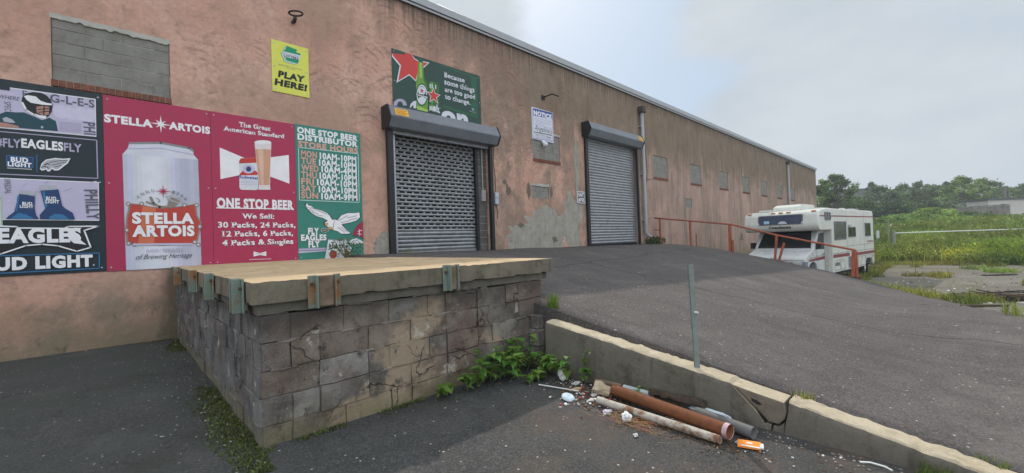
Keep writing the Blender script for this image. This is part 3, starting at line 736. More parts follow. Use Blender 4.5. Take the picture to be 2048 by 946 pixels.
def rough_box(x0, x1, y0, y1, z0, z1, step, amp, seed, axes='xyz', edge=.02):
    b = bmesh.new()
    nx, ny, nz = max(1, int((x1-x0)/step)), max(1, int((y1-y0)/step)), max(1, int((z1-z0)/step))
    def face_grid(o, u, v, nu, nv):
        g = [[b.verts.new(o+u*(i/nu)+v*(j/nv)) for i in range(nu+1)] for j in range(nv+1)]
        for j in range(nv):
            for i in range(nu): b.faces.new((g[j][i], g[j][i+1], g[j+1][i+1], g[j+1][i]))
    o = Vector((x0, y0, z0)); X = Vector((x1-x0, 0, 0)); Y = Vector((0, y1-y0, 0)); Z = Vector((0, 0, z1-z0))
    face_grid(o, X, Z, nx, nz); face_grid(o+X+Y, -X, Z, nx, nz); face_grid(o+Y, -Y, Z, ny, nz); face_grid(o+X, Y, Z, ny, nz)
    face_grid(o+Z, X, Y, nx, ny); face_grid(o+Y, X, -Y, nx, ny)
    bmesh.ops.remove_doubles(b, verts=b.verts, dist=1e-4)
    for v in b.verts:
        p = v.co.copy()
        ex = min(p.x-x0, x1-p.x) < 1e-4; ey = min(p.y-y0, y1-p.y) < 1e-4; ez = min(p.z-z0, z1-p.z) < 1e-4
        k = ex+ey+ez
        q = Vector((p.x*5+seed, p.y*5, p.z*5)); nv = mnoise.noise_vector(q)*amp + mnoise.noise_vector(q*3)*amp*.5
        v.co += nv
        if k >= 2:
            chip = edge*(.25+max(0, mnoise.noise(q*2.6)-.18)*4.5)
            c = Vector(((x0+x1)/2, (y0+y1)/2, (z0+z1)/2))
            if ex: v.co.x += chip*(.5 if p.x < c.x else -.5)
            if ey: v.co.y += chip*(.5 if p.y < c.y else -.5)
            if ez: v.co.z += chip*(.6 if p.z < c.z else -.6)
    b.normal_update()
    return b
def bm_obj(b, name, mats, parent=None, smooth=True, matf=None):
    me = bpy.data.meshes.new(name)
    for k in (mats if isinstance(mats, (list, tuple)) else [mats]): me.materials.append(k)
    if matf:
        for f in b.faces: f.material_index = matf(f)
    for f in b.faces: f.smooth = smooth
    b.to_mesh(me); b.free()
    if smooth: me.set_sharp_from_angle(angle=math.radians(35))
    o = bpy.data.objects.new(name, me); COL.objects.link(o)
    if parent: o.parent = parent
    return o
SX0, SX1, SY0, SY1 = -.06, 3.22, -.05, YW-DY-.012    # slab, local to the dock
bm_obj(rough_box(SX0, SX1, SY0, SY1, 1.05, 1.215, .045, .0025, 1, edge=.009), 'slab', [M_SLABSIDE, M_SLABTOP], dock, matf=lambda f: 1 if f.normal.z > .6 else 0)
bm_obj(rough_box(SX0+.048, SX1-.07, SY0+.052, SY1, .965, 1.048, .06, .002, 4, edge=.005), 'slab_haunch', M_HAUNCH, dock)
m = MB()
for (a, b, c, d) in ((.35, 2.0, .012, 0), (1.3, 2.95, .7, 0)): pass
# block walls
pal = [(.20, .193, .182), (.23, .218, .20), (.165, .152, .142), (.26, .245, .225), (.215, .175, .14), (.185, .138, .115), (.14, .132, .125), (.235, .19, .145), (.20, .16, .135), (.31, .30, .28)]
def block_wall(name, length, axis, seed, palette, hole=None, half=True):
    r = random.Random(seed); m = MB(); H = .203
    nrow = 5
    for j in range(nrow):
        z1 = .958 - j*H + r.uniform(-.002, .002); z0 = max(z1-H+.004, -.06)
        x = -(.2 if (j+seed) % 2 else 0.0)
        while x < length-.01:
            w = .405
            if r.random() < .22: w = .205
            x0, x1 = max(x, 0), min(x+w, length)
            if x1-x0 > .04:
                c = r.choice(palette); k = r.uniform(.82, 1.15); m.tint = tuple(v*k for v in c)
                o = r.uniform(-.012, .012); g = .002 if r.random() < .55 else .008
                if hole and j == hole[0] and x0 < hole[1] < x1:
                    o = .10
                if axis == 'x': m.box(x0+g, x1-g, o, .19, z0, z1-g)
                else: m.box(o, .19, x0+g, x1-g, z0, z1-g)
            x += w
    # mortar bed set back behind the faces
    m.tint = (.10, .092, .083)
    if axis == 'x': m.box(.004, length-.004, .016, .186, -.06, .95)
    else: m.box(.016, .186, .004, length-.004, -.06, .95)
    for j in range(nrow):                     # mortar squeezed out along some of the joints
        for q in range(9):
            if r.random() < .4: continue
            a = r.uniform(0, length-.3); L = r.uniform(.08, .34); z = .958-j*H+r.uniform(-.004, .004); w = r.uniform(.004, .011)
            nn_ = 7; top = [(a+L*i/nn_, z+w*r.uniform(.3, 1.3)) for i in range(nn_+1)]; bot = [(a+L*i/nn_, z-w*r.uniform(.3, 1.6)) for i in range(nn_+1)]
            m.tint = (.36, .335, .30)
            if axis == 'x': m.prism(top+bot[::-1], -.004, .03, 'y')
            else: m.prism(top+bot[::-1], -.012, .03, 'x')
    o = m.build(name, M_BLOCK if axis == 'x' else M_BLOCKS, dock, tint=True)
    b = bmesh.new(); b.from_mesh(o.data)
    bmesh.ops.bevel(b, geom=list(b.edges), offset=.007, segments=2, affect='EDGES', profile=.5, clamp_overlap=True)
    es = [e for e in b.edges if e.calc_length() > .12]
    bmesh.ops.subdivide_edges(b, edges=es, cuts=3, use_grid_fill=True)
    for v in b.verts:
        q = v.co*7; v.co += mnoise.noise_vector(q)*.009 + mnoise.noise_vector(q*3.3)*.004
    b.to_mesh(o.data); b.free()
    return o
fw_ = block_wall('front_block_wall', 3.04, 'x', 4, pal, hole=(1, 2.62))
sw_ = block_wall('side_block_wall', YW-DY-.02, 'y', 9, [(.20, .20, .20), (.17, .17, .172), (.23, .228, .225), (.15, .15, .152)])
sw_.location = (-.006, .012, 0)
m = MB(); m.box(.2, 2.98, .2, YW-DY-.02, -.1, .964); m.box(2.84, 3.02, .21, 3.4, -.1, .962); m.build('core_wall', M_SLABSIDE, dock)
m = MB()
m.prism([(2.58, .60), (2.70, .62), (2.69, .745), (2.60, .75)], .015, .14, 'y'); m.build('broken_block', M_PATCH, dock, bevel=.012)
m = MB(); r = random.Random(8)          # end pier that meets the ramp's kerb wall
pier = [(3.02, .0), (3.02, .56), (2.80, .55), (2.78, .0)]
m.tint = (.24, .235, .22); m.box(2.80, 3.0, -.14, -.012, -.05, .20); m.tint = (.28, .265, .24); m.box(2.79, 3.0, -.15, -.012, .206, .40); m.tint = (.20, .195, .19); m.box(2.81, 3.0, -.145, -.012, .406, .565)
m.build('block_pier', M_BLOCK, dock, tint=True, bevel=.01)
mat_wood = paint('weathered_timber', (.17, .12, .085), .9, .35, 14)
# steel bumper brackets
def bumper(u, axis, w, tilt=0.0, short=False):
    m = MB(); h0, h1 = (.98 if not short else 1.0), 1.235
    def B(a0, a1, d0, d1, z0, z1):
        if axis == 'x': m.box(a0, a1, -d1, -d0, z0, z1)
        else: m.box(-d1, -d0, a0, a1, z0, z1)
    k = -.055 if axis == 'x' else -.065
    s = w/2
    base = .055 if axis == 'x' else .065
    B(u-s, u-s+.055, base+.004, base+.016, h0, h1); B(u-s+.050, u-s+.062, base+.016, base+.075, h0, h1)
    B(u+s-.055, u+s, base+.004, base+.016, h0, h1); B(u+s-.062, u+s-.050, base+.016, base+.075, h0, h1)
    o = m.build('bumper_bracket', M_BUMPER, dock, bevel=.003)
    m = MB(); B(u-s+.066, u+s-.066, base+.002, base+.055, h0+.01, h1-.005); m.build('timber', mat_wood, o, bevel=.006)
    for z in ((h0+h1)/2+.06,):
        for sg in (-1, 1):
            a = u+sg*(s-.025); m = MB()
            if axis == 'x': m.tube([(a, -base-.016, z), (a, -base-.035, z)], .014, 6)
            else: m.tube([(-base-.016, a, z), (-base-.035, a, z)], .014, 6)
            m.build('bolt', M_BOLT, o)

bumper(.44, 'x', .25); bumper(1.66, 'x', .20)
for y in (.22, 1.5, 2.6, 4.2): bumper(y, 'y', .20)

# ------------------------------------------------------------------ the ramp's retaining wall, posts and railing
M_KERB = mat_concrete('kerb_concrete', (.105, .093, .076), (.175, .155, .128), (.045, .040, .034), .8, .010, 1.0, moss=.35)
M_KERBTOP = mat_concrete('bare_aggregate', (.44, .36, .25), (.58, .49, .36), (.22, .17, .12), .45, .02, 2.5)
M_WEDGE = mat_concrete('broken_kerb_concrete', (.15, .125, .095), (.23, .195, .15), (.06, .052, .042), .7, .012, 1.5)
kerb = thing('retaining_wall', 'low cracked concrete retaining wall with a crumbling pale top along the asphalt ramp', 'retaining wall', (3.45, 3.1, 0))
KY = [3.13, 2.41, 1.49, .79, .25, -.11, -.5, -.9]; KZ = [.545, .455, .33, .235, .14, .075, .015, -.06]
def kz(y): return float(np.interp(y, KY[::-1], KZ[::-1]))
def kerb_piece(y0, y1, x_in=0.0, cut0=None, cut1=None, name='wall_section', n=60, zb_=-.15, drop=0.0):
    """a length of wall from y0 to y1 (y falls along it); cut0/cut1 shear the ends: (dy at the foot)"""
    b = bmesh.new(); prof = []
    for k in range(n+1):
        y = y0+(y1-y0)*k/n; t = kz(y)-drop
        f0 = f1 = 0
        jig = .012*mnoise.noise(Vector((y*9, 1, 0)))+.016*mnoise.noise(Vector((y*23, 5, 0)))
        xs = .30
        row = []
        for (x, z) in ((0, zb_), (0.002, zb_*.3+t*.5), (.004, t-.05), (.014+.012*abs(mnoise.noise(Vector((y*13, 2, 2)))), t-.012+jig*.5), (.03+.012*mnoise.noise(Vector((y*11, 7, 0))), t+jig), (.12, t+.008+.022*mnoise.noise(Vector((y*17, 9, 0)))), (.19, t+jig), (.212, t-.02), (.215, zb_)):
            e = (z-zb_)/(t-zb_+1e-6)
            yy = y
            if cut0 and k == 0: yy = y+cut0(z)
            if cut1 and k == n: yy = y+cut1(z)
            row.append(b.verts.new((x+x_in+(.004*mnoise.noise(Vector((y*6, z*6, 3))) if 0 < k < n else 0), yy-3.1, z)))
        prof.append(row)
    for k in range(n):
        for i in range(len(prof[0])-1):
            b.faces.new((prof[k][i], prof[k+1][i], prof[k+1][i+1], prof[k][i+1]))
    b.faces.new(prof[0]); b.faces.new(prof[-1][::-1])
    b.normal_update()
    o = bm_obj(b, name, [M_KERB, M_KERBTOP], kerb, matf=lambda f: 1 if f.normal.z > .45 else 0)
    return o
# long left run, ending in a slanting break; then the lower run; a loose wedge sits in the break
kerb_piece(3.13, 1.235, cut1=lambda z: -(.30-z)*1.05 if z > -.05 else -.36, n=50)
kerb_piece(.80, -.9, cut0=lambda z: (.03 if z > .18 else (.06-(z)*.1 if z > 0.02 else .075)), n=50, x_in=-.004)
m = MB()
zt = kz(1.2)
wedge = [(1.215-3.1, kz(1.215)-.012), (1.05-3.1, kz(1.05)-.018), (.86-3.1, kz(.86)-.02), (.845-3.1, .16), (.862-3.1, .10), (.90-3.1, .055), (.968-3.1, .058), (1.008-3.1, .10), (1.11-3.1, .195)]
m.prism(wedge, .012, .21, 'x')
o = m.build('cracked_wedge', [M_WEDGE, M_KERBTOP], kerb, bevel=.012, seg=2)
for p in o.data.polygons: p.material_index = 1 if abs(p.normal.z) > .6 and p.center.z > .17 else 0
for pts_ in ([(1.06-3.1, -.15), (.985-3.1, .045), (.945-3.1, .042), (.952-3.1, .0), (.94-3.1, -.15)], [(.934-3.1, .040), (.90-3.1, .040), (.862-3.1, .08), (.862-3.1, -.15), (.93-3.1, -.15), (.940-3.1, .0)]):
    m = MB(); m.prism(pts_, .009, .15, 'x'); m.build('broken_core', M_KERB, kerb, bevel=.003)
m = MB(); m.prism([(1.075-3.1, .205), (1.04-3.1, .20), (1.0-3.1, .175), (1.03-3.1, .165), (1.07-3.1, .185)], .0095, .05, 'x'); m.build('dark_hole_patch', paint('hole_shade', (.03, .026, .022), .95, .4, 20), kerb)  # dark patch on the wedge, painting the shade inside a small hole

post = thing('signpost_stub', 'bare grey galvanised channel post without a sign, leaning slightly in the kerb of the ramp', 'post', (3.53, 1.50, .33), 0)
m = MB(); ch = [(-.021, -.010), (-.021, .011), (-.016, .011), (-.013, -.004), (.013, -.004), (.016, .011), (.021, .011), (.021, -.010)]
n = len(ch); b0 = Vector((0, 0, -.04)); b1 = Vector((-.02, .012, .87))
vs = [(b0.x+p[0], b0.y+p[1], b0.z) for p in ch]+[(b1.x+p[0], b1.y+p[1], b1.z) for p in ch]
m.mesh(vs, [(i, (i+1) % n, n+(i+1) % n, n+i) for i in range(n)]+[tuple(range(n-1, -1, -1)), tuple(range(n, 2*n))])
M_POST = paint('grey_green_galvanising', (.19, .225, .205), .6, .22, 12, .4, .2, dirt=.4, dirtcol=(.12, .10, .08))
o = m.build('channel', M_POST, post); o.rotation_euler.z = math.radians(-40)
m = MB(); m.tube([(-.012, -.03, .47), (-.012, .0, .47)], .010, 6); m.build('bolt', paint('bright_bolt', (.6, .6, .58), .4), post)

M_RAIL = mat_rust('orange_rusted_paint', (.17, .05, .03), (.27, .085, .045), .8, (.36, .095, .055))
rail = thing('handrail', 'bent orange pipe handrail running down the far edge of the asphalt ramp', 'handrail', (17.15, 9, 0))
def rail_z(y): return float(np.interp(y, [2.1, 4.2, 5.8, 7.34, 8.9], [.78, 1.31, 1.80, 2.02, 2.24]))
m = MB(); m.tube([(.0, y-9, rail_z(y)) for y in (8.92, 8.0, 7.34, 6.5, 5.85, 5.6, 5.0, 4.2, 3.2, 2.12)], .032, 8); m.build('top_rail', M_RAIL, rail, smooth=True)
def rail_post(y, z0, z1, w, dy=0.0, dx=0.0):
    m = MB(); m.bar((.0, y-9, z0), (dx, y-9+dy, z1), w, w*.6); m.build('rail_post', M_RAIL, rail, bevel=.004)
rail_post(8.66, 1.0, 2.19, .10); rail_post(7.36, .95, 2.0, .09); rail_post(7.12, .9, 1.50, .06)
rail_post(5.84, .6, 1.78, .13); rail_post(5.74, .6, 1.2, .08)
rail_post(4.38, .3, 1.33, .10, dy=-.10); rail_post(4.28, .3, 1.05, .10, dy=-.22)
rail_post(2.20, -.25, .80, .17, dy=-.06); rail_post(2.09, -.25, .74, .10, dy=.0)
m = MB(); m.tube([(0, 8.92-9, 1.72), (0, 8.62-9, 1.70)], .025, 6); m.build('rail_stub', M_RAIL, rail)
m = MB(); m.bar((0, 4.40-9, .44), (0, 4.16-9, .40), .05, .05); m.build('rail_stub', M_RAIL, rail)
m = MB(); m.box(-.09, .09, 2.0-9, 2.33-9, -.14, -.06); m.build('base_plate', M_BOLT, rail)

# ------------------------------------------------------------------ signs and posters on the wall
def ink(name, col, rough=.5): return paint('print_'+name, col, rough, .07, 4.5, .35, dirt=.22, dirtcol=tuple(k*.72+.03 for k in col))
INK = {
 'white': ink('white', (.78, .76, .78)), 'black': ink('black', (.012, .012, .014)), 'navy': ink('navy', (.012, .024, .030)),
 'lilac': ink('lilac', (.50, .45, .60)), 'ghost': ink('pale_lilac', (.58, .53, .68)), 'shade': ink('grey_lilac', (.40, .36, .49)), 'slate': ink('slate', (.11, .105, .14)), 'fly': ink('mauve', (.42, .37, .52)),
 'teal': ink('teal', (.008, .055, .075)), 'skin': ink('skin', (.42, .21, .16)), 'blue': ink('blue', (.012, .045, .14)), 'bluelt': ink('bright_blue', (.03, .16, .33)),
 'silver': ink('silver', (.42, .42, .46)), 'crimson': ink('crimson', (.375, .026, .078)), 'canw': ink('can_silver', (.60, .60, .68)), 'canl': ink('can_lilac', (.50, .46, .64)), 'canhi': ink('can_light', (.68, .70, .74)),
 'red': ink('red', (.50, .035, .03)), 'label': ink('label_red', (.46, .05, .035)), 'labelo': ink('label_orange', (.58, .15, .07)), 'gold': ink('antique_silver', (.24, .20, .17)), 'cherry': ink('cherry', (.40, .02, .07)),
 'amber': ink('amber', (.56, .30, .20)), 'amberl': ink('light_amber', (.66, .42, .30)), 'foam': ink('foam', (.70, .62, .64)), 'green': ink('green', (.035, .20, .155)), 'salmon': ink('salmon', (.62, .33, .26)), 'mint': ink('mint', (.42, .58, .54)),
 'football': ink('football', (.09, .035, .02)), 'beak': ink('beak', (.60, .33, .16)), 'maroon': ink('maroon', (.30, .02, .06)),
 'yellow': ink('yellow', (.66, .66, .10)), 'lot': ink('lottery_green', (.0, .26, .12)), 'dkgreen': ink('dark_green', (.022, .060, .045)), 'midgreen': ink('mid_green', (.018, .105, .050)), 'bottle': ink('bottle_green', (.14, .30, .04)), 'bottled': ink('deep_bottle_green', (.035, .14, .03)), 'lime': ink('lime', (.36, .50, .10)),
 'notice': ink('notice_blue', (.045, .075, .30)), 'pale': ink('pale_grey', (.62, .63, .68)), 'brown': ink('brown', (.13, .05, .03)), 'grey': ink('mid_grey', (.22, .22, .24)), 'sage': ink('sage', (.40, .50, .38)), 'starred': ink('star_red', (.56, .045, .04)),
}
class Poster:
    """a flat printed sheet; art is given in the pixels of an enlargement of the photograph (origin, scale)"""
    def __init__(s, name, label, cat, x0, x1, z0, z1, base, thick=.014, group=None, frame=None):
        s.t = thing(name, label, cat, ((x0+x1)/2, YW-.004, z0), 0, group)
        s.ox, s.oz = (x0+x1)/2, z0
        s.x0, s.x1, s.z0, s.z1 = x0, x1, z0, z1
        s.y = -thick
        m = MB(); m.box(x0-s.ox, x1-s.ox, -thick, 0, 0, z1-z0)
        s.panel = m.build('panel', INK[base], s.t, bevel=.002)
        m = MB()
        for a in (x0+.05, x1-.05):
            for zz in (z0+.06, (z0+z1)/2, z1-.06): m.tube([(a-s.ox, s.y+.001, zz-z0), (a-s.ox, s.y-.006, zz-z0)], .012, 6)
        m.build('fixing_screw', INK['silver'], s.t)
        s.org = (0, 0, 1.0); s.lay = 1; s.begin()
    def begin(s): s.mb = MB(); s.mats = []; s.has = {}
    def mi(s, c):
        if c not in s.has: s.has[c] = len(s.mats); s.mats.append(INK[c])
        return s.has[c]
    def P(s, p):
        a, b = wall_pt(s.org[0]+p[0]/s.org[2], s.org[1]+p[1]/s.org[2])
        a = min(max(a, s.x0+.002), s.x1-.002); b = min(max(b, s.z0+.002), s.z1-.002)
        return (a-s.ox, b-s.oz)
    def D(s): s.lay += 1; return s.y-.0003*s.lay
    def poly(s, pts, c, wall=False):
        y = s.D(); q = [s.P(p) for p in pts]
        # split into triangles so that concave outlines fill correctly
        from mathutils.geometry import tessellate_polygon
        tri = tessellate_polygon([[Vector((p[0], p[1], 0)) for p in q]])
        s.mb.mesh([(p[0], y, p[1]) for p in q], [tuple(t) for t in tri], s.mi(c))
    def rect(s, x0, x1, z0, z1, c):
        y = s.D(); s.mb.face([(x0-s.ox, y, z0-s.oz), (x1-s.ox, y, z0-s.oz), (x1-s.ox, y, z1-s.oz), (x0-s.ox, y, z1-s.oz)], s.mi(c))
    def line(s, pts, w, c, closed=False):
        y = s.D(); q = [Vector(s.P(p)) for p in pts]; k = s.mi(c)
        n = len(q)
        for i in range(n if closed else n-1):
            a, b = q[i], q[(i+1) % n]; d = (b-a)
            if d.length < 1e-5: continue
            d.normalize(); nn = Vector((-d.y, d.x))*w/2; e = d*w*.3
            s.mb.face([(p.x, y, p.y) for p in (a-e-nn, b+e-nn, b+e+nn, a-e+nn)], k)
    def ell(s, c_, rx, ry, c, n=20, rot=0.0, a0=0, a1=2*PI):
        pts = []
        for k in range(n+1 if a1-a0 < 6.2 else n):
            a = a0+(a1-a0)*k/n
            x, y = rx*math.cos(a), ry*math.sin(a)
            pts.append((c_[0]+x*math.cos(rot)-y*math.sin(rot), c_[1]+x*math.sin(rot)+y*math.cos(rot)))
        if a1-a0 < 6.2: pts.append(c_)
        s.poly(pts, c)
    def text(s, body, bl, br, tl, c, bold=.02, shear=0.0, rot=0.0, serif=False):
        if bold > .03: bold *= .95
        s.end('picture_print'); a = s.P0(bl); b = s.P0(br); t = s.P0(tl)
        y = s.D()
        x1 = b[0]
        if rot:
            L = math.hypot(b[0]-a[0], b[1]-a[1]); hgt = math.hypot(t[0]-a[0], t[1]-a[1])
            put_text(s.mb, body, a[0], a[0]+L, a[1], a[1]+hgt, y, s.mi(c), bold, shear, math.atan2(b[1]-a[1], b[0]-a[0]))
        else:
            put_text(s.mb, body, a[0], x1, a[1], t[1], y, s.mi(c), bold, shear, serif=serif)
        s.end('lettering')
    def P0(s, p):
        a, b = wall_pt(s.org[0]+p[0]/s.org[2], s.org[1]+p[1]/s.org[2]); return (a-s.ox, b-s.oz)
    def star(s, c_, r, c, n=8, inner=.3, rot=0.0):
        y = s.D(); x, z = s.P(c_); pts = []
        for k in range(2*n):
            rr = r*(1 if k % 2 == 0 else inner)
            if n == 8 and k % 4 == 2: rr = r*.62
            a = PI/2+PI*k/n+rot; pts.append((x+rr*math.cos(a), y, z+rr*math.sin(a)))
        k = s.mi(c)
        for i in range(len(pts)): s.mb.face([(x, y, z), pts[i], pts[(i+1) % len(pts)]], k)
    def end(s, name):
        if s.mb.f: s.mb.build(name, s.mats, s.t)
        s.begin()

# football poster (cut by the left edge of the photo)
p = Poster('beer_poster', 'dark navy beer poster with a football player and two bottle necks, leftmost on the wall', 'poster', -1.44, -.072, 1.195, 3.945, 'navy')
p.org = (0, 170, 4.73)
p.poly([(-140, -5), (905, 135), (912, 492), (-140, 396)], 'white'); p.poly([(-140, 3), (898, 141), (905, 484), (-140, 390)], 'lilac')
p.poly([(520, 200), (900, 250), (905, 330), (520, 300)], 'ghost'); p.poly([(560, 345), (770, 365), (770, 455), (560, 440)], 'shade'); p.end('player_picture')
p.text('GLES', (500, 300), (895, 345), (500, 190), 'ghost', .05); p.text('E', (215, 105), (262, 110), (215, 55), 'slate'); p.text('G-L-E-S', (475, 160), (895, 215), (475, 88), 'slate', .03)
p.text('WHERE', (-8, 128), (190, 140), (-8, 92), 'slate', .01, .3); p.text('SPEC', (40, 155), (48, 250), (98, 150), 'slate', .0, 0, 1)
p.text('PHI', (790, 350), (800, 470), (895, 370), 'slate', .03, 0, 1); p.rect(-1.30, -1.0, 3.79, 3.86, 'navy'); p.end('lettering')
p.poly([(-60, 300), (60, 255), (150, 262), (230, 262), (320, 300), (400, 335), (470, 312), (530, 345), (550, 440), (170, 408), (-60, 395)], 'teal')
p.poly([(-60, 345), (60, 362), (180, 392), (180, 410), (-60, 396)], 'skin'); p.poly([(25, 320), (60, 305), (120, 330), (148, 360), (100, 360), (40, 350)], 'silver')
p.poly([(205, 165), (212, 120), (245, 85), (315, 70), (390, 78), (440, 100), (478, 140), (500, 190), (492, 255), (460, 300), (430, 320), (340, 300), (270, 265), (225, 215)], 'black')
p.poly([(345, 210), (410, 200), (470, 212), (462, 285), (400, 288), (350, 265)], 'skin')
p.poly([(228, 110), (262, 100), (340, 112), (385, 152), (440, 172), (492, 180), (490, 196), (400, 190), (345, 180), (295, 172), (255, 145)], 'white')
p.line([(212, 170), (250, 240), (330, 290), (430, 318)], .022, 'white'); p.poly([(330, 275), (380, 290), (440, 295), (440, 318), (390, 318), (335, 298)], 'white')
p.line([(360, 235), (480, 225)], .012, 'black'); p.line([(370, 262), (480, 250)], .012, 'black'); p.line([(420, 205), (415, 290)], .012, 'black'); p.ell((400, 402), 12, 12, 'silver'); p.end('football_player')
p.line([(-140, 430), (915, 525), (925, 885), (-140, 838)], .012, 'fly', True); p.end('border')
p.text('#FLY', (-42, 578), (200, 590), (-42, 502), 'fly', .035); p.text('EAGLES', (204, 590), (600, 622), (204, 512), 'white', .045); p.text('FLY', (606, 625), (775, 640), (606, 552), 'fly', .035)
p.poly([(62, 665), (318, 688), (318, 787), (62, 772)], 'bluelt'); p.poly([(68, 671), (312, 693), (312, 781), (68, 767)], 'blue')
p.text('BUD', (105, 726), (270, 730), (105, 684), 'white', .05); p.text('LIGHT', (76, 768), (302, 772), (76, 728), 'white', .05); p.line([(75, 788), (300, 800)], .014, 'silver'); p.line([(350, 665), (352, 825)], .008, 'bluelt')
p.end('lettering')
p.poly([(380, 795), (395, 745), (438, 708), (520, 693), (600, 700), (668, 695), (645, 742), (610, 768), (560, 808), (520, 812), (492, 795), (472, 822), (448, 818), (440, 800), (420, 808), (395, 812)], 'white')
p.poly([(390, 785), (405, 752), (442, 718), (520, 704), (600, 710), (645, 706), (632, 735), (600, 758), (555, 796), (522, 800), (495, 780), (468, 805), (450, 805), (445, 788), (420, 795), (398, 800)], 'silver')
p.line([(470, 735), (560, 720), (640, 716)], .008, 'black'); p.line([(500, 760), (580, 740), (630, 732)], .008, 'black'); p.line([(520, 780), (580, 762)], .008, 'black'); p.line([(420, 760), (450, 745), (470, 755)], .012, 'black'); p.line([(392, 780), (430, 772), (462, 790)], .010, 'black'); p.end('bird_emblem')
p.org = (0, 350, 4.73)
p.poly([(-140, 22), (935, 70), (940, 434), (-140, 425)], 'white'); p.poly([(-140, 29), (928, 77), (932, 427), (-140, 418)], 'lilac')
for k in range(26):
    a = rnd.uniform(-100, 880); b = rnd.uniform(60, 380)
    p.line([(a, b), (a+rnd.uniform(15, 60), b+rnd.uniform(-30, 30))], .014, 'ghost' if k % 2 else 'shade')
p.text('PHILLY', (800, 140), (830, 425), (915, 150), 'slate', .03, 0, 1); p.text('SPECIAL', (45, 40), (55, 180), (100, 40), 'slate', .0, 0, 1)
p.end('picture_ground')
p.poly([(185, 180), (335, 205), (332, 320), (345, 380), (372, 418), (58, 418), (85, 390), (140, 350), (160, 270)], 'blue'); p.poly([(190, 142), (340, 162), (335, 195), (185, 182)], 'silver'); p.poly([(130, 395), (180, 360), (250, 375), (300, 400), (330, 418), (100, 418)], 'bluelt'); p.poly([(170, 200), (190, 200), (165, 340), (150, 350)], 'bluelt')
p.poly([(386, 150), (555, 138), (590, 290), (620, 318), (690, 360), (712, 424), (382, 420), (378, 380), (430, 320)], 'blue'); p.poly([(383, 98), (530, 100), (532, 140), (384, 150)], 'silver'); p.poly([(470, 400), (520, 370), (600, 375), (660, 424), (470, 422)], 'bluelt'); p.poly([(402, 160), (425, 158), (450, 300), (430, 315)], 'bluelt')
p.text('BUD', (215, 285), (310, 290), (215, 258), 'white', .04); p.text('LIGHT', (192, 312), (320, 318), (192, 288), 'white', .04); p.text('BUD', (440, 240), (535, 236), (440, 208), 'white', .04); p.text('LIGHT', (435, 268), (562, 258), (435, 238), 'white', .04)
p.end('bottle_picture')
oc = [(-140, 480), (165, 490), (175, 502), (610, 506), (650, 488), (935, 485), (798, 525), (860, 685), (730, 722), (550, 670), (400, 655), (250, 668), (20, 745), (-140, 770)]
p.poly(oc, 'black'); p.line(oc, .018, 'white', True)
p.text('EAGLES', (-20, 640), (770, 625), (-20, 512), 'white', .055)
p.poly([(640, 505), (780, 500), (700, 540), (690, 560), (730, 590), (820, 660), (700, 645), (650, 600)], 'white'); p.end('team_wordmark')
p.line([(-140, 768), (940, 738), (940, 882), (-140, 936)], .014, 'bluelt', True); p.text('BUD LIGHT', (-165, 905), (880, 862), (-165, 795), 'white', .06); p.ell((888, 850), 8, 8, 'silver'); p.end('lettering')

# small green plate over the left edge of that poster
q = Poster('small_notice', 'small pale green plate with a rounded border fixed over the left beer poster', 'sign', -1.35, -1.088, 1.80, 2.33, 'sage', .03)
q.rect(-1.33, -1.105, 1.83, 2.30, 'pale'); q.rect(-1.315, -1.12, 1.85, 2.28, 'sage'); q.rect(-1.29, -1.15, 2.16, 2.24, 'grey'); q.rect(-1.29, -1.17, 1.98, 2.04, 'grey'); q.end('print')

# crimson beer can poster
p = Poster('beer_poster', 'crimson poster with one tall silver beer can and white headline', 'poster', -.068, 1.298, 1.19, 3.945, 'crimson')
p.org = (0, 160, 2.364)
p.text('STELLA', (492, 197), (722, 222), (492, 163), 'white', .055); p.star((760, 210), .15, 'white', 8, .22); p.text('ARTOIS', (798, 231), (993, 256), (798, 200), 'white', .055); p.end('lettering')
p.poly([(612, 298), (760, 296), (892, 320), (912, 333), (915, 355), (935, 377), (940, 480), (946, 700), (952, 888), (597, 903), (590, 700), (579, 352), (603, 325)], 'canw')
for k in range(16):                       # the printed roundness of the can
    t0, t1 = k/16, (k+1)/16; tm = (t0+t1)/2
    v = .50+.20*math.sin(PI*min(1, tm*1.25))**1.5-.10*max(0, tm-.62)/.38+.06*math.exp(-((tm-.93)/.05)**2)
    nm = 'can_%d' % k; INK[nm] = ink(nm.replace('_', '_tone_'), (v*.97, v*.97, v*(1.06 if .15 < tm < .6 else 1.2)))
    L = lambda t, y: (579+(597-579)*(y-352)/551)*(1-t)+(936+(952-936)*(y-377)/511)*t
    p.poly([(L(t0, 365), 350+28*t0), (L(t1, 365), 350+28*t1), (L(t1, 895), 903-15*t1), (L(t0, 895), 903-15*t0)], nm)
p.line([(612, 299), (760, 298), (892, 322), (912, 335)], .03, 'grey'); p.line([(606, 325), (760, 322), (914, 354)], .012, 'canl'); p.end('can_picture')
p.org = (240, 360, 5.565)
lb = [(115, 270), (230, 280), (330, 303), (480, 322), (640, 305), (800, 280), (830, 275), (842, 400), (885, 470), (872, 560), (850, 660), (812, 705), (480, 722), (180, 715), (90, 700), (78, 560), (88, 420), (108, 340)]
p.poly([(480+(a-480)*1.05, 500+(b-500)*1.05) for a, b in lb], 'gold'); p.poly(lb, 'label'); p.poly([(250, 290), (400, 315), (380, 715), (200, 712)], 'labelo')
for (a, b) in ((90, 265), (850, 280), (95, 705), (160, 720), (830, 690), (870, 720), (240, 265), (715, 280), (75, 560), (885, 520)): p.ell((a, b), 26, 24, 'gold', 12); p.ell((a, b), 13, 12, 'canw', 10)
p.line([(170, 718), (800, 712)], .03, 'canl')
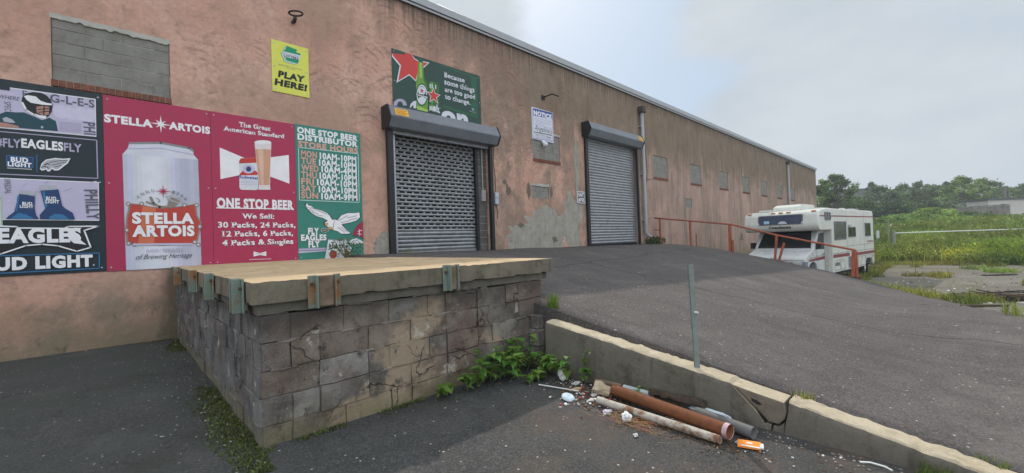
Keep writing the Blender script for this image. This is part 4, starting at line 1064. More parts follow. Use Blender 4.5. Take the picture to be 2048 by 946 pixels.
p.line([(340, 195), (370, 260), (440, 300), (540, 300)], .035, 'gold'); p.poly([(505, 180), (560, 170), (660, 200), (692, 245), (650, 255), (610, 300), (520, 300), (540, 230)], 'gold'); p.ell((598, 215), 90, 30, 'silver', 18, .35); p.ell((610, 222), 62, 17, 'gold', 16, .35)
for k in range(7): p.line([(290+k*14, 255+k*5), (300+k*16, 235+k*7)], .012, 'gold')
p.line([(400, 200), (430, 215), (440, 240), (420, 250)], .010, 'gold'); p.end('label_picture')
p.text('STELLA', (135, 480), (822, 480), (135, 368), 'white', .055); p.text('ARTOIS', (135, 626), (828, 622), (135, 514), 'white', .055); p.star((478, 128), .12, 'cherry', 8, .2)
for ch_, a, b, rr in (('A', 200, 208, -.5), ('N', 245, 178, -.4), ('N', 298, 155, -.3), ('O', 352, 140, -.2), ('1', 572, 150, .25), ('3', 615, 162, .35), ('6', 662, 185, .45), ('6', 702, 215, .55)):
    p.text(ch_, (a, b), (a+32*math.cos(rr), b+32*math.sin(rr)), (a+35*math.sin(rr), b-35*math.cos(rr)), 'grey', .01, 0, 1)
p.text('600 YEARS', (290, 805), (705, 800), (290, 768), 'canl', .0); p.text('YEARS', (475, 803), (705, 800), (475, 768), 'silver', .02); p.text('of Brewing Heritage', (175, 885), (800, 850), (175, 830), 'black', -.005, .45); p.end('lettering')

# crimson store poster with can and glass
p = Poster('store_poster', 'crimson poster with a beer glass and can on a white bow tie and pack sizes', 'poster', 1.302, 2.690, 1.19, 3.945, 'crimson')
p.org = (400, 220, 2.956)
p.text('The Great', (230, 99), (417, 121), (230, 72), 'white', .03, serif=True); p.text('American Standard', (135, 122), (498, 168), (135, 96), 'white', .03, serif=True); p.end('lettering')
p.poly([(115, 223), (262, 285), (405, 282), (523, 267), (527, 436), (408, 392), (262, 380), (120, 409)], 'white'); p.end('bow_tie')
p.poly([(240, 288), (328, 286), (340, 303), (343, 465), (332, 474), (242, 472), (232, 460), (230, 303)], 'pale'); p.poly([(240, 286), (328, 284), (340, 303), (341, 312), (230, 318), (230, 303)], 'red'); p.poly([(232, 380), (262, 350), (310, 350), (342, 372), (342, 385), (232, 388)], 'red'); p.ell((286, 350), 36, 26, 'canl', 14); p.ell((286, 350), 16, 16, 'blue', 10)
p.text('Budweiser', (226, 404), (346, 404), (226, 386), 'notice', .03, .15)
for k in range(3): p.line([(240, 420+k*11), (335, 422+k*10)], .010, 'canl')
p.poly([(320, 190), (420, 192), (412, 440), (415, 472), (344, 472), (346, 440)], 'foam'); p.poly([(325, 232), (417, 234), (408, 445), (350, 445)], 'amber'); p.poly([(340, 234), (372, 234), (376, 445), (358, 445)], 'amberl'); p.ell((369, 192), 49, 12, 'white', 16); p.end('glass_picture')
p.text('ONE STOP BEER', (98, 577), (552, 584), (98, 522), 'white', .055); p.line([(97, 579), (552, 586)], .02, 'white')
p.text('We Sell:', (245, 642), (437, 643), (245, 612), 'white', .03, serif=True); p.text('30 Packs, 24 Packs,', (105, 695), (562, 697), (105, 663), 'white', .03, serif=True); p.text('12 Packs, 6 Packs,', (128, 748), (548, 745), (128, 716), 'white', .03, serif=True); p.text('4 Packs & Singles', (130, 802), (550, 795), (130, 770), 'white', .03, serif=True); p.end('lettering')
p.poly([(315, 836), (352, 846), (390, 836), (390, 863), (352, 857), (315, 866)], 'white'); p.line([(290, 884), (418, 880)], .008, 'white'); p.line([(325, 850), (380, 850)], .008, 'crimson'); p.end('bow_tie')

# green hours poster
p = Poster('hours_poster', 'green store hours poster with opening times and a flying eagle emblem', 'poster', 2.694, 4.045, 1.20, 3.955, 'green')
p.org = (400, 220, 2.956)
p.begin()
p.text('ONE STOP BEER', (573, 133), (930, 181), (573, 101), 'white', .05); p.text('DISTRIBUTOR', (575, 173), (931, 215), (575, 141), 'white', .05); p.text('STORE HOURS', (578, 215), (933, 253), (578, 184), 'salmon', .05)
for k, (d, hh) in enumerate((('MON', '10AM-10PM'), ('TUE', '10AM-10PM'), ('WED', '10AM-4PM'), ('THU', '10AM-10PM'), ('FRI', '10AM-10PM'), ('SAT', '10AM-10PM'), ('SUN', '10AM-9PM'))):
    b = (274, 315, 357, 398, 438, 480, 521)[k]; e = (288, 328, 367, 406, 444, 486, 527)[k]
    p.text(d, (596, b), ((690, 684, 700, 690, 672, 685, 697)[k], b+4), (596, b-34), 'salmon', .04)
    xs = (706, 702, 716, 705, 690, 700, 715)[k]
    p.text(hh, (xs, e), (922, 303), (xs, e-34), 'white', .045)
p.end('lettering'); p.line([(580, 222), (932, 260), (939, 547), (586, 533)], .018, 'mint', True); p.end('border')
p.org = (580, 400, 7.275)
p.poly([(118, 708), (515, 692), (515, 722), (118, 738)], 'fly'); p.poly([(118, 748), (515, 730), (515, 745), (118, 774)], 'lilac'); p.end('stripes')
w1 = [(238, 45), (262, 80), (300, 88), (330, 112), (350, 125), (450, 155), (530, 190), (570, 230), (608, 292), (545, 302), (480, 265), (380, 235), (310, 190), (250, 130), (222, 82)]
bd = [(500, 330), (540, 305), (600, 288), (655, 285), (720, 320), (760, 380), (820, 445), (872, 482), (840, 492), (740, 492), (690, 455), (640, 442), (560, 400), (505, 365)]
w2 = [(680, 300), (740, 225), (830, 192), (960, 190), (1000, 178), (1012, 250), (960, 300), (860, 330), (740, 352)]
def grow(pts, k):
    c0 = sum(a for a, _ in pts)/len(pts); c1 = sum(b for _, b in pts)/len(pts)
    return [(c0+(a-c0)*k, c1+(b-c1)*k) for a, b in pts]
for w in (w1, w2, bd): p.poly(grow(w, 1.09), 'black')
for w in (w1, w2, bd): p.poly(w, 'white')
for a, b in (((250, 100), (300, 130)), ((270, 140), (340, 165)), ((310, 175), (400, 200)), ((380, 215), (470, 235)), ((300, 110), (520, 205)), ((700, 300), (830, 230)), ((830, 260), (960, 230)), ((860, 290), (970, 265)), ((740, 330), (860, 300)), ((690, 400), (790, 470)), ((740, 400), (830, 470)), ((640, 300), (620, 400))): p.line([a, b], .012, 'grey')
p.poly([(500, 335), (545, 330), (552, 365), (515, 375), (500, 360)], 'beak'); p.poly([(560, 385), (620, 400), (625, 425), (570, 428), (545, 410)], 'beak'); p.ell((498, 440), 58, 33, 'mint', 16); p.ell((498, 440), 50, 27, 'football', 16); p.line([(470, 440), (525, 438)], .010, 'white'); p.end('eagle_emblem')
p.text('FLY', (258, 495), (416, 495), (258, 412), 'white', .05); p.text('EAGLES', (155, 590), (524, 588), (155, 510), 'white', .05); p.text('FLY', (262, 688), (430, 684), (262, 602), 'white', .05); p.end('lettering')
p.poly([(1058, 310), (1000, 340), (950, 395), (918, 460), (902, 518), (980, 520), (1035, 545), (1062, 575)], 'maroon'); p.line([(1000, 430), (1000, 520)], .012, 'white'); p.line([(975, 490), (1030, 500)], .012, 'white'); p.line([(980, 460), (1040, 440)], .012, 'white'); p.end('football_picture')
p.poly([(548, 580), (708, 592), (705, 700), (690, 862), (498, 862)], 'canhi'); p.poly([(715, 600), (810, 575), (832, 640), (890, 700), (850, 862), (694, 862)], 'pale'); p.line([(552, 572), (708, 588)], .02, 'grey'); p.line([(712, 598), (806, 570)], .02, 'grey')
p.ell((618, 792), 55, 62, 'slate', 18); p.ell((622, 792), 45, 52, 'red', 18); p.text('Lite', (562, 712), (690, 700), (562, 635), 'navy', .03); p.text('Lite', (712, 700), (830, 660), (712, 640), 'navy', .03); p.ell((820, 780), 40, 46, 'maroon', 16)
p.poly([(830, 610), (900, 570), (960, 558), (1020, 585), (1060, 622), (1000, 640), (900, 645)], 'canhi'); p.end('can_picture')

# yellow lottery sign
p = Poster('lottery_sign', 'yellow rectangular lottery sign with a green keystone high on the wall', 'sign', 2.31, 2.995, 4.535, 5.555, 'yellow')
p.org = (535, 75, 7.567)
k1 = [(280, 128), (440, 190), (432, 232), (498, 250), (488, 300), (455, 402), (282, 352), (245, 262), (228, 212), (272, 180)]
p.poly([(a-34, b+20) for a, b in k1], 'lot'); p.poly([(a-24, b+14) for a, b in k1], 'white'); p.poly([(a-14, b+8) for a, b in k1], 'lot'); p.poly([(a-6, b+4) for a, b in k1], 'white'); p.poly(k1, 'lot'); p.poly([(234, 212), (496, 278), (480, 347), (258, 300)], 'pale'); p.end('keystone_emblem')
p.text('PENNSYLVANIA', (250, 250), (470, 292), (250, 228), 'slate', -.005); p.text('LOTTERY', (252, 292), (470, 335), (252, 258), 'black', .04)
p.text('Benefits Older Pennsylvanians.', (160, 415), (525, 500), (160, 398), 'grey', 0, .2); p.text('Every Day.', (285, 470), (405, 498), (285, 455), 'grey', 0, .2)
p.text('PLAY', (152, 594), (568, 680), (166, 508), 'black', .06, .12); p.text('HERE!', (100, 712), (597, 815), (114, 626), 'black', .06, .12); p.end('lettering')

# green billboard with bottle and star
p = Poster('beer_billboard', 'dark green billboard with a red star and beer bottle above the left shutter', 'billboard', 4.88, 7.585, 4.60, 6.13, 'dkgreen', .02)
p.org = (780, 90, 5.91)
p.poly([(600, 235), (1015, 385), (1030, 870), (620, 740)], 'midgreen'); p.poly([(600, 250), (960, 380), (950, 820), (600, 700)], 'dkgreen'); p.end('panel_print')
so = [(15, 100), (80, 118), (165, 135), (178, 70), (252, 100), (282, 160), (322, 185), (380, 195), (460, 212), (395, 272), (340, 300), (300, 435), (222, 362), (70, 450), (108, 250), (15, 140)]
si = [(15, 100), (80, 108), (162, 118), (182, 78), (250, 105), (275, 165), (322, 195), (385, 206), (442, 218), (392, 258), (330, 290), (298, 418), (222, 348), (90, 428), (124, 245), (30, 130)]
p.poly(so, 'pale'); p.poly(si, 'starred'); p.end('red_star')
p.poly([(328, 165), (380, 185), (392, 300), (402, 390), (440, 460), (440, 790), (312, 750), (300, 480), (308, 400), (322, 320)], 'bottle'); p.poly([(328, 165), (380, 185), (382, 215), (326, 200)], 'midgreen'); p.poly([(345, 210), (365, 215), (372, 390), (345, 390)], 'lime'); p.poly([(312, 720), (440, 770), (440, 795), (312, 765)], 'lime'); p.poly([(385, 250), (392, 300), (402, 390), (440, 460), (440, 520), (390, 420)], 'bottled')
p.ell((370, 590), 72, 135, 'midgreen', 24); p.ell((370, 590), 60, 118, 'pale', 24); p.ell((370, 590), 50, 100, 'midgreen', 24); p.ell((370, 548), 42, 50, 'pale', 18); p.ell((370, 655), 46, 40, 'pale', 18); p.star((370, 545), .07, 'red', 5, .4)
p.poly([(303, 575), (440, 598), (440, 622), (303, 600)], 'black'); p.text('Heineken', (306, 597), (436, 617), (306, 578), 'white', .03)
p.poly([(452, 440), (480, 432), (545, 450), (572, 480), (575, 800), (455, 770)], 'bottled'); p.poly([(470, 445), (500, 445), (505, 780), (475, 770)], 'bottle'); p.star((508, 605), .225, 'pale', 5, .42); p.star((508, 605), .19, 'starred', 5, .40); p.line([(465, 470), (468, 510)], .03, 'pale'); p.line([(490, 470), (492, 510)], .03, 'pale'); p.line([(530, 480), (532, 520)], .03, 'pale'); p.line([(455, 690), (572, 720)], .02, 'midgreen'); p.end('bottle_picture')
p.text('nek', (455, 776), (588, 790), (455, 690), 'pale', .06, serif=True)
p.text('Because', (630, 380), (874, 444), (630, 322), 'pale', .03, serif=True); p.text('some things', (634, 466), (990, 560), (634, 404), 'pale', .03, serif=True); p.text('are too good', (640, 553), (1000, 640), (640, 495), 'pale', .03, serif=True); p.text('to change.', (642, 637), (942, 708), (642, 580), 'pale', .03, serif=True)
p.text('on', (600, 905), (915, 905), (600, 720), 'pale', .06)
p.ell((110, 720), 80, 80, 'shade', 18, 0, PI, 2*PI); p.ell((110, 720), 35, 50, 'dkgreen', 14, 0, PI, 2*PI); p.poly([(225, 755), (235, 700), (270, 668), (302, 665), (302, 750), (270, 752), (268, 710)], 'pale'); p.end('lettering')
p.text('Heineken', (930, 790), (1008, 808), (930, 776), 'shade', .0); p.star((970, 764), .05, 'shade', 5, .4); p.end('corner_mark')

# white notice
p = Poster('notice_sign', 'white notice sign with a blue header between the two roller shutters', 'sign', 9.67, 10.70, 4.66, 5.68, 'pale')
p.org = (1050, 205, 7.275)
p.line([(105, 85), (392, 155), (402, 570), (112, 522)], .012, 'notice', True); p.poly([(110, 88), (388, 157), (390, 250), (112, 188)], 'notice'); p.end('header')
p.text('NOTICE', (120, 176), (380, 238), (120, 115), 'white', .06)
for k in range(5):
    a = 225+k*26; p.line([(130+12*(k % 3), a), (380-25*(k % 2)-(60 if k == 3 else 0), a+(55 if k != 3 else 36))], .022, 'canl')
p.text("Angelina's", (130, 400), (390, 440), (130, 325), 'slate', .0, .35); p.line([(125, 430), (385, 480)], .030, 'slate'); p.text('267-773-1088', (145, 475), (372, 515), (145, 455), 'grey', .02)
for k in range(3): p.line([(135, 492+k*11), (390, 535+k*11)], .012, 'canl')
p.end('lettering')
lamp = thing('bulb_light', 'small white bulb light below the notice sign', 'lamp', (10.17, YW, 4.55))
m = MB(); m.tube([(0, -.0, .07), (0, -.05, .06), (0, -.08, .03)], [.05, .05, .035], 10); m.build('lamp_base', INK['white'], lamp)
b = bmesh.new(); bmesh.ops.create_uvsphere(b, u_segments=12, v_segments=8, radius=.085); o = bm_obj(b, 'bulb', INK['pale'], lamp); o.location = (.0, -.11, -.02)

# black unit number plate left of the corrugated shutter
p = Poster('unit_sign', 'small black and white unit number plate beside the corrugated shutter', 'sign', 11.86, 12.30, 2.70, 3.12, 'pale', .03)
p.rect(11.89, 12.27, 2.73, 3.09, 'black'); p.end('plate_face')
put_text(p.mb, 'UNIT', 11.92-p.ox, 12.24-p.ox, 2.94-p.oz, 3.06-p.oz, p.D(), p.mi('white'), .04); put_text(p.mb, '#705', 11.92-p.ox, 12.24-p.ox, 2.77-p.oz, 2.89-p.oz, p.D(), p.mi('white'), .04); p.end('lettering')

# ------------------------------------------------------------------ the motorhome
def mat_rv():
    n = NT('cream_fibreglass', .42, .5); x, y, z = n.sep()
    c = n.ramp(n.noise(1.3, 5, .6), [(.3, (.52, .52, .47)), (.7, (.60, .60, .555))])
    dr = n.noise(1.0, 5, .65, n.comb(n.math('MULTIPLY', x, 9.0), n.math('MULTIPLY', y, 9.0), n.math('MULTIPLY', z, .5)))
    c = n.mix(n.step(dr, .52, .72, 0, .55), c, (.36, .33, .26))
    c = n.mix(n.math('MULTIPLY', n.step(n.noise(2.2, 7, .7), .5, .7), n.step(z, 1.6, .6, .15, .7)), c, (.30, .26, .20))
    n.color(c); return n.m
M_RVW = mat_rv()
M_RVCAB = paint('white_car_paint', (.52, .53, .53), .3, .04, 2.0, .5, dirt=.2, dirtcol=(.4, .38, .33))
M_GLASS = paint('dark_window_glass', (.008, .010, .012), .12, .1, 2, .6)
M_GLASSB = paint('tinted_blue_glass', (.045, .06, .10), .12, .2, 3, .6)
M_RUBBER = paint('black_rubber', (.015, .015, .016), .8, .2)
M_MAROON = paint('maroon_stripe', (.20, .035, .05), .45, .1)
M_FRAME = paint('window_frame_grey', (.13, .13, .135), .5, .1)
M_SEAM = paint('door_seam_grey', (.22, .21, .20), .6, .1)
M_CHROME = paint('dull_chrome', (.5, .5, .5), .25, .1, 5, .5, .8)
M_LAMP = paint('lamp_lens', (.46, .47, .44), .2, .1, 6, .6)
M_AMBER = paint('amber_lens', (.55, .22, .05), .3, .1)
M_UNDER = paint('underbody', (.03, .028, .027), .9, .2)
RVZ = -.62
rv = thing('motorhome', 'old cream camper motorhome with maroon stripes and an overhanging front parked beside the warehouse', 'motorhome', (19.42, 4.26, RVZ), math.radians(173.0))
HW = 1.255
def rbox(m, x0, x1, y0, y1, z0, z1, mi=0): m.box(x0, x1, y0, y1, z0, z1, mi)
body = [(-5.34, .56), (-5.34, 2.72), (-5.24, 2.86), (0.15, 2.88), (.55, 2.87), (1.02, 2.82), (1.22, 2.76), (1.30, 2.64), (1.36, 2.36), (1.35, 2.22), (1.28, 2.12), (1.15, 2.07), (0.0, 2.08), (0, .47), (-4.02, .50), (-4.06, .66), (-4.18, .80), (-4.92, .80), (-5.04, .66), (-5.08, .54)]
m = MB(); m.prism([(a, b) for a, b in body], -HW, HW, 'y'); b_ = m.build('coach_body', M_RVW, rv, bevel=.05, seg=3)
for pl in b_.data.polygons: pl.use_smooth = abs(pl.normal.y) < .95 and pl.area < .5
b_.location = (0, 0, 0)
m = MB()
cabp = [(0.0, .50), (0, 2.085), (.52, 2.085), (.60, 2.075), (1.08, 1.41), (1.22, 1.37), (1.72, 1.21), (1.86, 1.12), (1.90, 1.02), (1.90, .58), (1.66, .50), (1.64, .62), (1.52, .86), (1.20, .96), (.88, .86), (.76, .62), (.74, .48)]
m.prism(cabp, -1.0, 1.0, 'y'); c_ = m.build('cab', M_RVCAB, rv, bevel=.035, seg=2)
def on_line(p0, p1, out):          # helper for panels lying on a slanted front face: local frame (y, t) -> point
    p0 = Vector((p0[0], 0, p0[1])); p1 = Vector((p1[0], 0, p1[1])); d = p1-p0; nrm = Vector((d.z, 0, -d.x)).normalized()
    if nrm.x < 0: nrm = -nrm
    return lambda y, t, k=0.0: tuple(p0 + d*t + nrm*(out+k) + Vector((0, y, 0)))
WS = on_line((1.065, 1.435), (.615, 2.055), .006)
m = MB(); m.face([WS(-.90, .0), WS(.90, .0), WS(.80, 1.0), WS(-.80, 1.0)], 0); w_ = m.build('windscreen', M_GLASS, c_)
m = MB()
for y0, y1 in ((-.5, -.05), (.1, .55)): m.bar(WS(y0, .02, .01), WS(y1, .22, .012), .015, .01)
m.build('wiper', M_RUBBER, w_)
for sgn in (1, -1):
    m = MB(); y = sgn*1.006
    m.face([(.06, y, 1.37), (.93, y, 1.39), (.56, y, 1.97), (.06, y, 1.99)][::sgn], 0)
    m.build('cab_window', M_GLASS, c_)
    m = MB(); m.face([(0.56, y*1.002, 1.39), (.59, y*1.002, 1.39), (.55, y*1.002, 1.9), (.52, y*1.002, 1.98)][::sgn], 0); m.face([(.90, y, 1.36), (.915, y, 1.36), (.80, y, .95), (.785, y, .95)][::sgn], 0); m.face([(.03, y, 1.36), (.042, y, 1.36), (.042, y, .55), (.03, y, .55)][::sgn], 0); m.build('door_seam', M_SEAM, c_)
    m = MB(); m.box(.12, .28, y-.02, y+.02, 1.18, 1.22); m.build('door_handle', M_CHROME, c_)
    m = MB(); m.box(.86, .94, sgn*1.02, sgn*1.16, 1.42, 1.62) if sgn > 0 else m.box(.86, .94, -1.22, -1.02, 1.42, 1.66); m.tube([(.86, sgn*1.0, 1.4), (.90, sgn*1.08, 1.44)], .015, 5); m.build('wing_mirror', M_RUBBER, c_, bevel=.02)
    # cab stripe
    m = MB(); m.face([(.045, y, 1.00), (.60, y, .985), (1.62, y, .985), (1.62, y, 1.045), (.045, y, 1.12)][::sgn], 0); m.face([(.045, y, 1.16), (1.62, y, 1.075), (1.62, y, 1.088), (.045, y, 1.175)][::sgn], 0); m.build('cab_stripe', M_MAROON, c_)
m = MB(); m.box(1.86, 1.915, -.62, .62, .70, .96); m.build('grille', M_RUBBER, c_)
m = MB()
for k in range(5): m.box(1.912, 1.925, -.60, .60, .72+k*.05, .732+k*.05)
m.build('grille_bar', M_CHROME, c_)
for sgn in (1, -1):
    y0, y1 = sorted((sgn*.60, sgn*.87)); m = MB(); m.box(1.85, 1.925, y0, y1, .76, .99); m.build('headlight', M_LAMP, rv, bevel=.01)
    y0, y1 = sorted((sgn*.88, sgn*1.008)); m = MB(); m.box(1.70, 1.91, y0, y1, .76, .99); m.build('indicator_lamp', paint('smoky_lens', (.20, .23, .30), .25, .1), rv, bevel=.01)
m = MB(); m.box(1.88, 2.04, -1.02, 1.02, .46, .64); m.build('bumper', M_CHROME, rv, bevel=.03, seg=2)
m = MB(); m.box(1.62, 2.45, -.02, .02, 1.1, 1.1001) if False else m.box(1.892, 1.906, -.96, .96, 1.03, 1.045); m.build('hood_seam', M_SEAM, c_)
m = MB(); put_text(m, 'FORD', -.12, .12, 0, .06, 0, 0, .04, place=lambda a, b: (1.905, a, 1.06+b)); m.build('badge', M_SEAM, c_)
def wheel(x, y, dual):
    w = bpy.data.objects.new('wheel', None); COL.objects.link(w); w.parent = rv; w.location = (x, y, .37); w.empty_display_size = .2
    b = bmesh.new(); pr = [(-.12, .21), (-.12, .33), (-.09, .365), (.09, .365), (.12, .33), (.12, .21)]
    n = 26; rings = [[b.verts.new((r_*math.cos(2*PI*k/n), yy, r_*math.sin(2*PI*k/n))) for (yy, r_) in pr] for k in range(n)]
    for k in range(n):
        for i in range(len(pr)-1): b.faces.new((rings[k][i], rings[k][i+1], rings[(k+1) % n][i+1], rings[(k+1) % n][i]))
    bm_obj(b, 'tyre', M_RUBBER, w)
    m = MB(); s = 1 if y > 0 else -1
    m.tube([(0, -.05*s, 0), (0, .04*s, 0), (0, .07*s, 0)], [.21, .21, .19], 20); m.tube([(0, .07*s, 0), (0, .11*s, 0)], [.08, .06], 12); m.build('rim', paint('white_rim', (.55, .54, .52), .5, .1), w)
for sgn in (1, -1):
    wheel(1.20, sgn*.88, False); wheel(-4.55, sgn*1.0, True)
m = MB(); m.box(-5.2, .7, -1.05, 1.05, .36, .56); m.box(.74, 1.68, -.72, .72, .38, .9); m.build('chassis', M_UNDER, rv)
m = MB(); m.box(-4.95, -4.15, -1.2, 1.2, .6, .795); m.build('wheel_well', M_UNDER, rv)
# windows on the coach sides: (x0, x1, z0, z1)
NS = HW+.002
def coach_window(x0, x1, z0, z1, sgn, mull=1, glass=None):
    m = MB(); y = sgn*NS; t = .035
    def bx(a, b, c, d, dep): yy = sorted((y-sgn*.01, y+sgn*dep)); m.box(a, b, yy[0], yy[1], c, d)
    bx(x0, x1, z0, z0+t, .022); bx(x0, x1, z1-t, z1, .022); bx(x0, x0+t, z0+t, z1-t, .022); bx(x1-t, x1, z0+t, z1-t, .022)
    for k in range(mull): c = x0+(x1-x0)*(k+1)/(mull+1); bx(c-.014, c+.014, z0+t, z1-t, .018)
    f = m.build('window_frame', M_FRAME, rv, bevel=.004)
    m = MB(); yy = sorted((y-sgn*.012, y+sgn*.008)); m.box(x0+t*.9, x1-t*.9, yy[0], yy[1], z0+t*.9, z1-t*.9); m.build('window_pane', glass or M_GLASS, f)
M_GL2 = paint('curtained_glass', (.075, .085, .085), .15, .35, 5, .6)
coach_window(.16, .74, 2.44, 2.73, 1, 1); coach_window(-1.53, -.20, 1.69, 2.39, 1, 1, M_GL2); coach_window(-2.73, -1.80, 1.76, 2.17, 1, 1); coach_window(-4.82, -4.04, 1.75, 2.33, 1, 0)
coach_window(.16, .74, 2.44, 2.73, -1, 1); coach_window(-3.6, -2.2, 1.69, 2.39, -1, 1)
# near-side details
y = NS
m = MB()
m.box(-5.33, 1.22, y-.004, y+.003, 2.57, 2.615); m.build('upper_stripe', M_MAROON, rv)
m = MB(); m.box(-1.9, -.02, y-.004, y+.003, 1.03, 1.15); m.box(-5.33, -2.9, y-.004, y+.003, 1.0, 1.12); m.build('lower_stripe', M_MAROON, rv)
m = MB(); m.box(-5.33, -.02, y-.004, y+.0025, 1.18, 1.20); m.box(-5.33, -.02, y-.004, y+.003, 1.42, 1.432); m.build('trim_line', M_SEAM, rv)
def hatch(x0, x1, z0, z1):
    m = MB(); t = .018
    for a, b, c, d in ((x0, x1, z0, z0+t), (x0, x1, z1-t, z1), (x0, x0+t, z0+t, z1-t), (x1-t, x1, z0+t, z1-t)): m.box(a, b, y-.004, y+.004, c, d)
    m.box((x0+x1)/2-.05, (x0+x1)/2+.05, y-.004, y+.012, z1-.09, z1-.06)
    m.build('hatch', M_SEAM, rv)
hatch(-.75, -.10, .56, .93); hatch(-1.30, -.82, .56, .93); hatch(-4.0, -3.0, .56, .96); hatch(-5.2, -4.95, .82, .96); hatch(-4.85, -4.1, .82, .97)
m = MB(); m.box(-2.3, -1.75, y-.004, y+.008, .55, 1.0); m.build('vent_grille', M_FRAME, rv, bevel=.01)
for xx in (-3.9, -1.66):
    m = MB(); m.box(xx, xx+.012, y-.004, y+.002, .62, 2.84); m.build('panel_seam', M_SEAM, rv)
m = MB(); m.box(-.68, -.2, y-.004, y+.007, .72, .84); m.build('vent_grille', M_FRAME, rv)
m = MB(); m.box(-2.1, -1.85, y-.002, y+.06, 2.20, 2.27); m.build('porch_lamp', M_LAMP, rv, bevel=.015)
m = MB(); put_text(m, 'Catalina', -.45, .45, 0, .085, 0, 0, .02, .2, place=lambda a, b: (-4.75-a, y+.004, 1.50+b)); m.build('side_lettering', M_MAROON, rv)
# overhanging front: window, name, marker lamps
FR = on_line((1.352, 2.24), (1.335, 2.50), .006)
FR2 = on_line((1.362, 2.30), (1.292, 2.70), .006)
def rr(m, F, y0, y1, t0, t1, k, mi=0, r_=.06):
    pts = []
    for cy_, ct, a0 in ((y1, t0, -PI/2), (y1, t1, 0), (y0, t1, PI/2), (y0, t0, PI)):
        sy = -1 if cy_ == y1 else 1; st = 1 if ct == t0 else -1
        for q in range(4):
            a = a0+q*PI/6; pts.append(F(cy_+sy*r_+r_*math.cos(a), ct+st*r_/.46+r_/.46*math.sin(a), k))
    m.face(pts, mi)
m = MB(); rr(m, FR2, -.74, .78, .04, .98, .0); f_ = m.build('front_window_frame', M_FRAME, rv)
m = MB(); rr(m, FR2, -.70, .74, .12, .91, .006); m.build('front_window_pane', M_GLASSB, f_)
m = MB(); rr(m, FR2, -.52, -.33, .18, .46, .010, 0, .01); m.build('window_sticker', paint('blue_sticker', (.30, .45, .60), .5, .05), f_)
m = MB(); m.face([FR2(.12+.15*math.cos(a), .14+.24*math.sin(a), .010) for a in np.linspace(0, PI, 12)]); m.build('window_sticker', paint('pale_sticker', (.45, .47, .52), .5, .05), f_)
LT = on_line((1.335, 2.17), (1.352, 2.28), .008)
m = MB(); put_text(m, 'Coachmen', -.36, .40, 0, .095, 0, 0, .05, .15, place=lambda a, b: (1.368+min(0, (b-.10)*.25), a, 2.185+b), serif=True); m.build('front_lettering', M_BLACK, rv)
for yy in (-1.08, -.24, .02, .28, 1.08):
    m = MB(); m.box(1.16, 1.245, yy-.07, yy+.07, 2.752, 2.80); m.build('marker_lamp', M_AMBER, rv, bevel=.01)
# on the roof
m = MB(); m.prism([(-.9, 2.85), (-.95, 3.0), (-.82, 3.1), (.35, 3.1), (.62, 3.02), (.72, 2.85)], -.46, .46, 'y'); m.build('air_conditioner', M_RVW, rv, bevel=.05, seg=2)
m = MB(); m.box(.1, .75, -.95, -.5, 2.84, 2.93); m.build('roof_vent', M_RVW, rv, bevel=.03)
m = MB(); m.box(-2.6, -1.5, -.1, .5, 2.85, 3.0); m.build('roof_vent', M_RVW, rv, bevel=.03)
m = MB(); m.box(-3.7, -3.5, .5, .7, 2.85, 3.0); m.build('roof_vent', M_RVW, rv, bevel=.03)
m = MB()
m.tube([(-4.0, .8, 2.85), (-4.0, .8, 2.96), (-5.1, .8, 2.96), (-5.1, .8, 2.85)], .022, 6); m.tube([(-4.0, -.8, 2.85), (-4.0, -.8, 2.96), (-5.1, -.8, 2.96), (-5.1, -.8, 2.85)], .022, 6)
for x in (-4.0, -4.5, -5.1): m.tube([(x, -.8, 2.96), (x, .8, 2.96)], .018, 6)
m.build('roof_rack', M_CHROME, rv)
m = MB(); m.tube([(-5.36, .75, .8), (-5.42, .75, 1.0), (-5.42, .75, 2.7)], .02, 6); m.tube([(-5.36, .4, .8), (-5.42, .4, 1.0), (-5.42, .4, 2.7)], .02, 6)
for k in range(6): m.tube([(-5.42, .4, 1.1+k*.28), (-5.42, .75, 1.1+k*.28)], .015, 5)
m.build('rear_ladder', M_CHROME, rv)
m = MB(); m.box(-5.5, -5.36, -1.2, 1.2, .48, .62); m.build('bumper', M_CHROME, rv, bevel=.02)

R0 = random.Random(77)
# ------------------------------------------------------------------ litter and pipes on the lower lot
def pipe(name, label, cat, p0, p1, r0, mat_, hollow=.2, n=16, wob=0.0, seed=0):
    p0 = Vector(p0); p1 = Vector(p1); o = p0.copy()
    t = thing(name, label, cat, o)
    m = MB(); path = []
    for k in range(9):
        q = p0.lerp(p1, k/8)-o
        if wob: q += Vector((mnoise.noise(q*3+Vector((seed, 0, 0))), mnoise.noise(q*3+Vector((0, seed, 4))), 0))*wob
        path.append(q)
    m.tube(path, r0, n, 0, True, hollow); x = m.build('barrel', mat_, t)
    for f in x.data.polygons: f.use_smooth = len(f.vertices) == 4
    return t
M_RUSTP = mat_rust('brown_rust', (.095, .034, .017), (.175, .064, .028))
M_WPIPE = mat_rust('flaking_white_paint', (.15, .06, .03), (.22, .12, .07), .95, (.46, .42, .36))
M_GPIPE = paint('grey_pipe', (.12, .12, .115), .7, .2, 12, dirt=.5)
M_BLUEP = paint('pale_blue_pipe', (.42, .48, .49), .5, .1, 8, dirt=.4, dirtcol=(.2, .17, .13))
t = pipe('pipe', 'thick rust brown steel pipe lying along the foot of the retaining wall', 'pipe', (3.25, 2.14, .075), (3.075, 1.10, .075), .050, M_RUSTP, .12, 20)
m = MB(); d = Vector((-.175, -1.04, 0)).normalized()
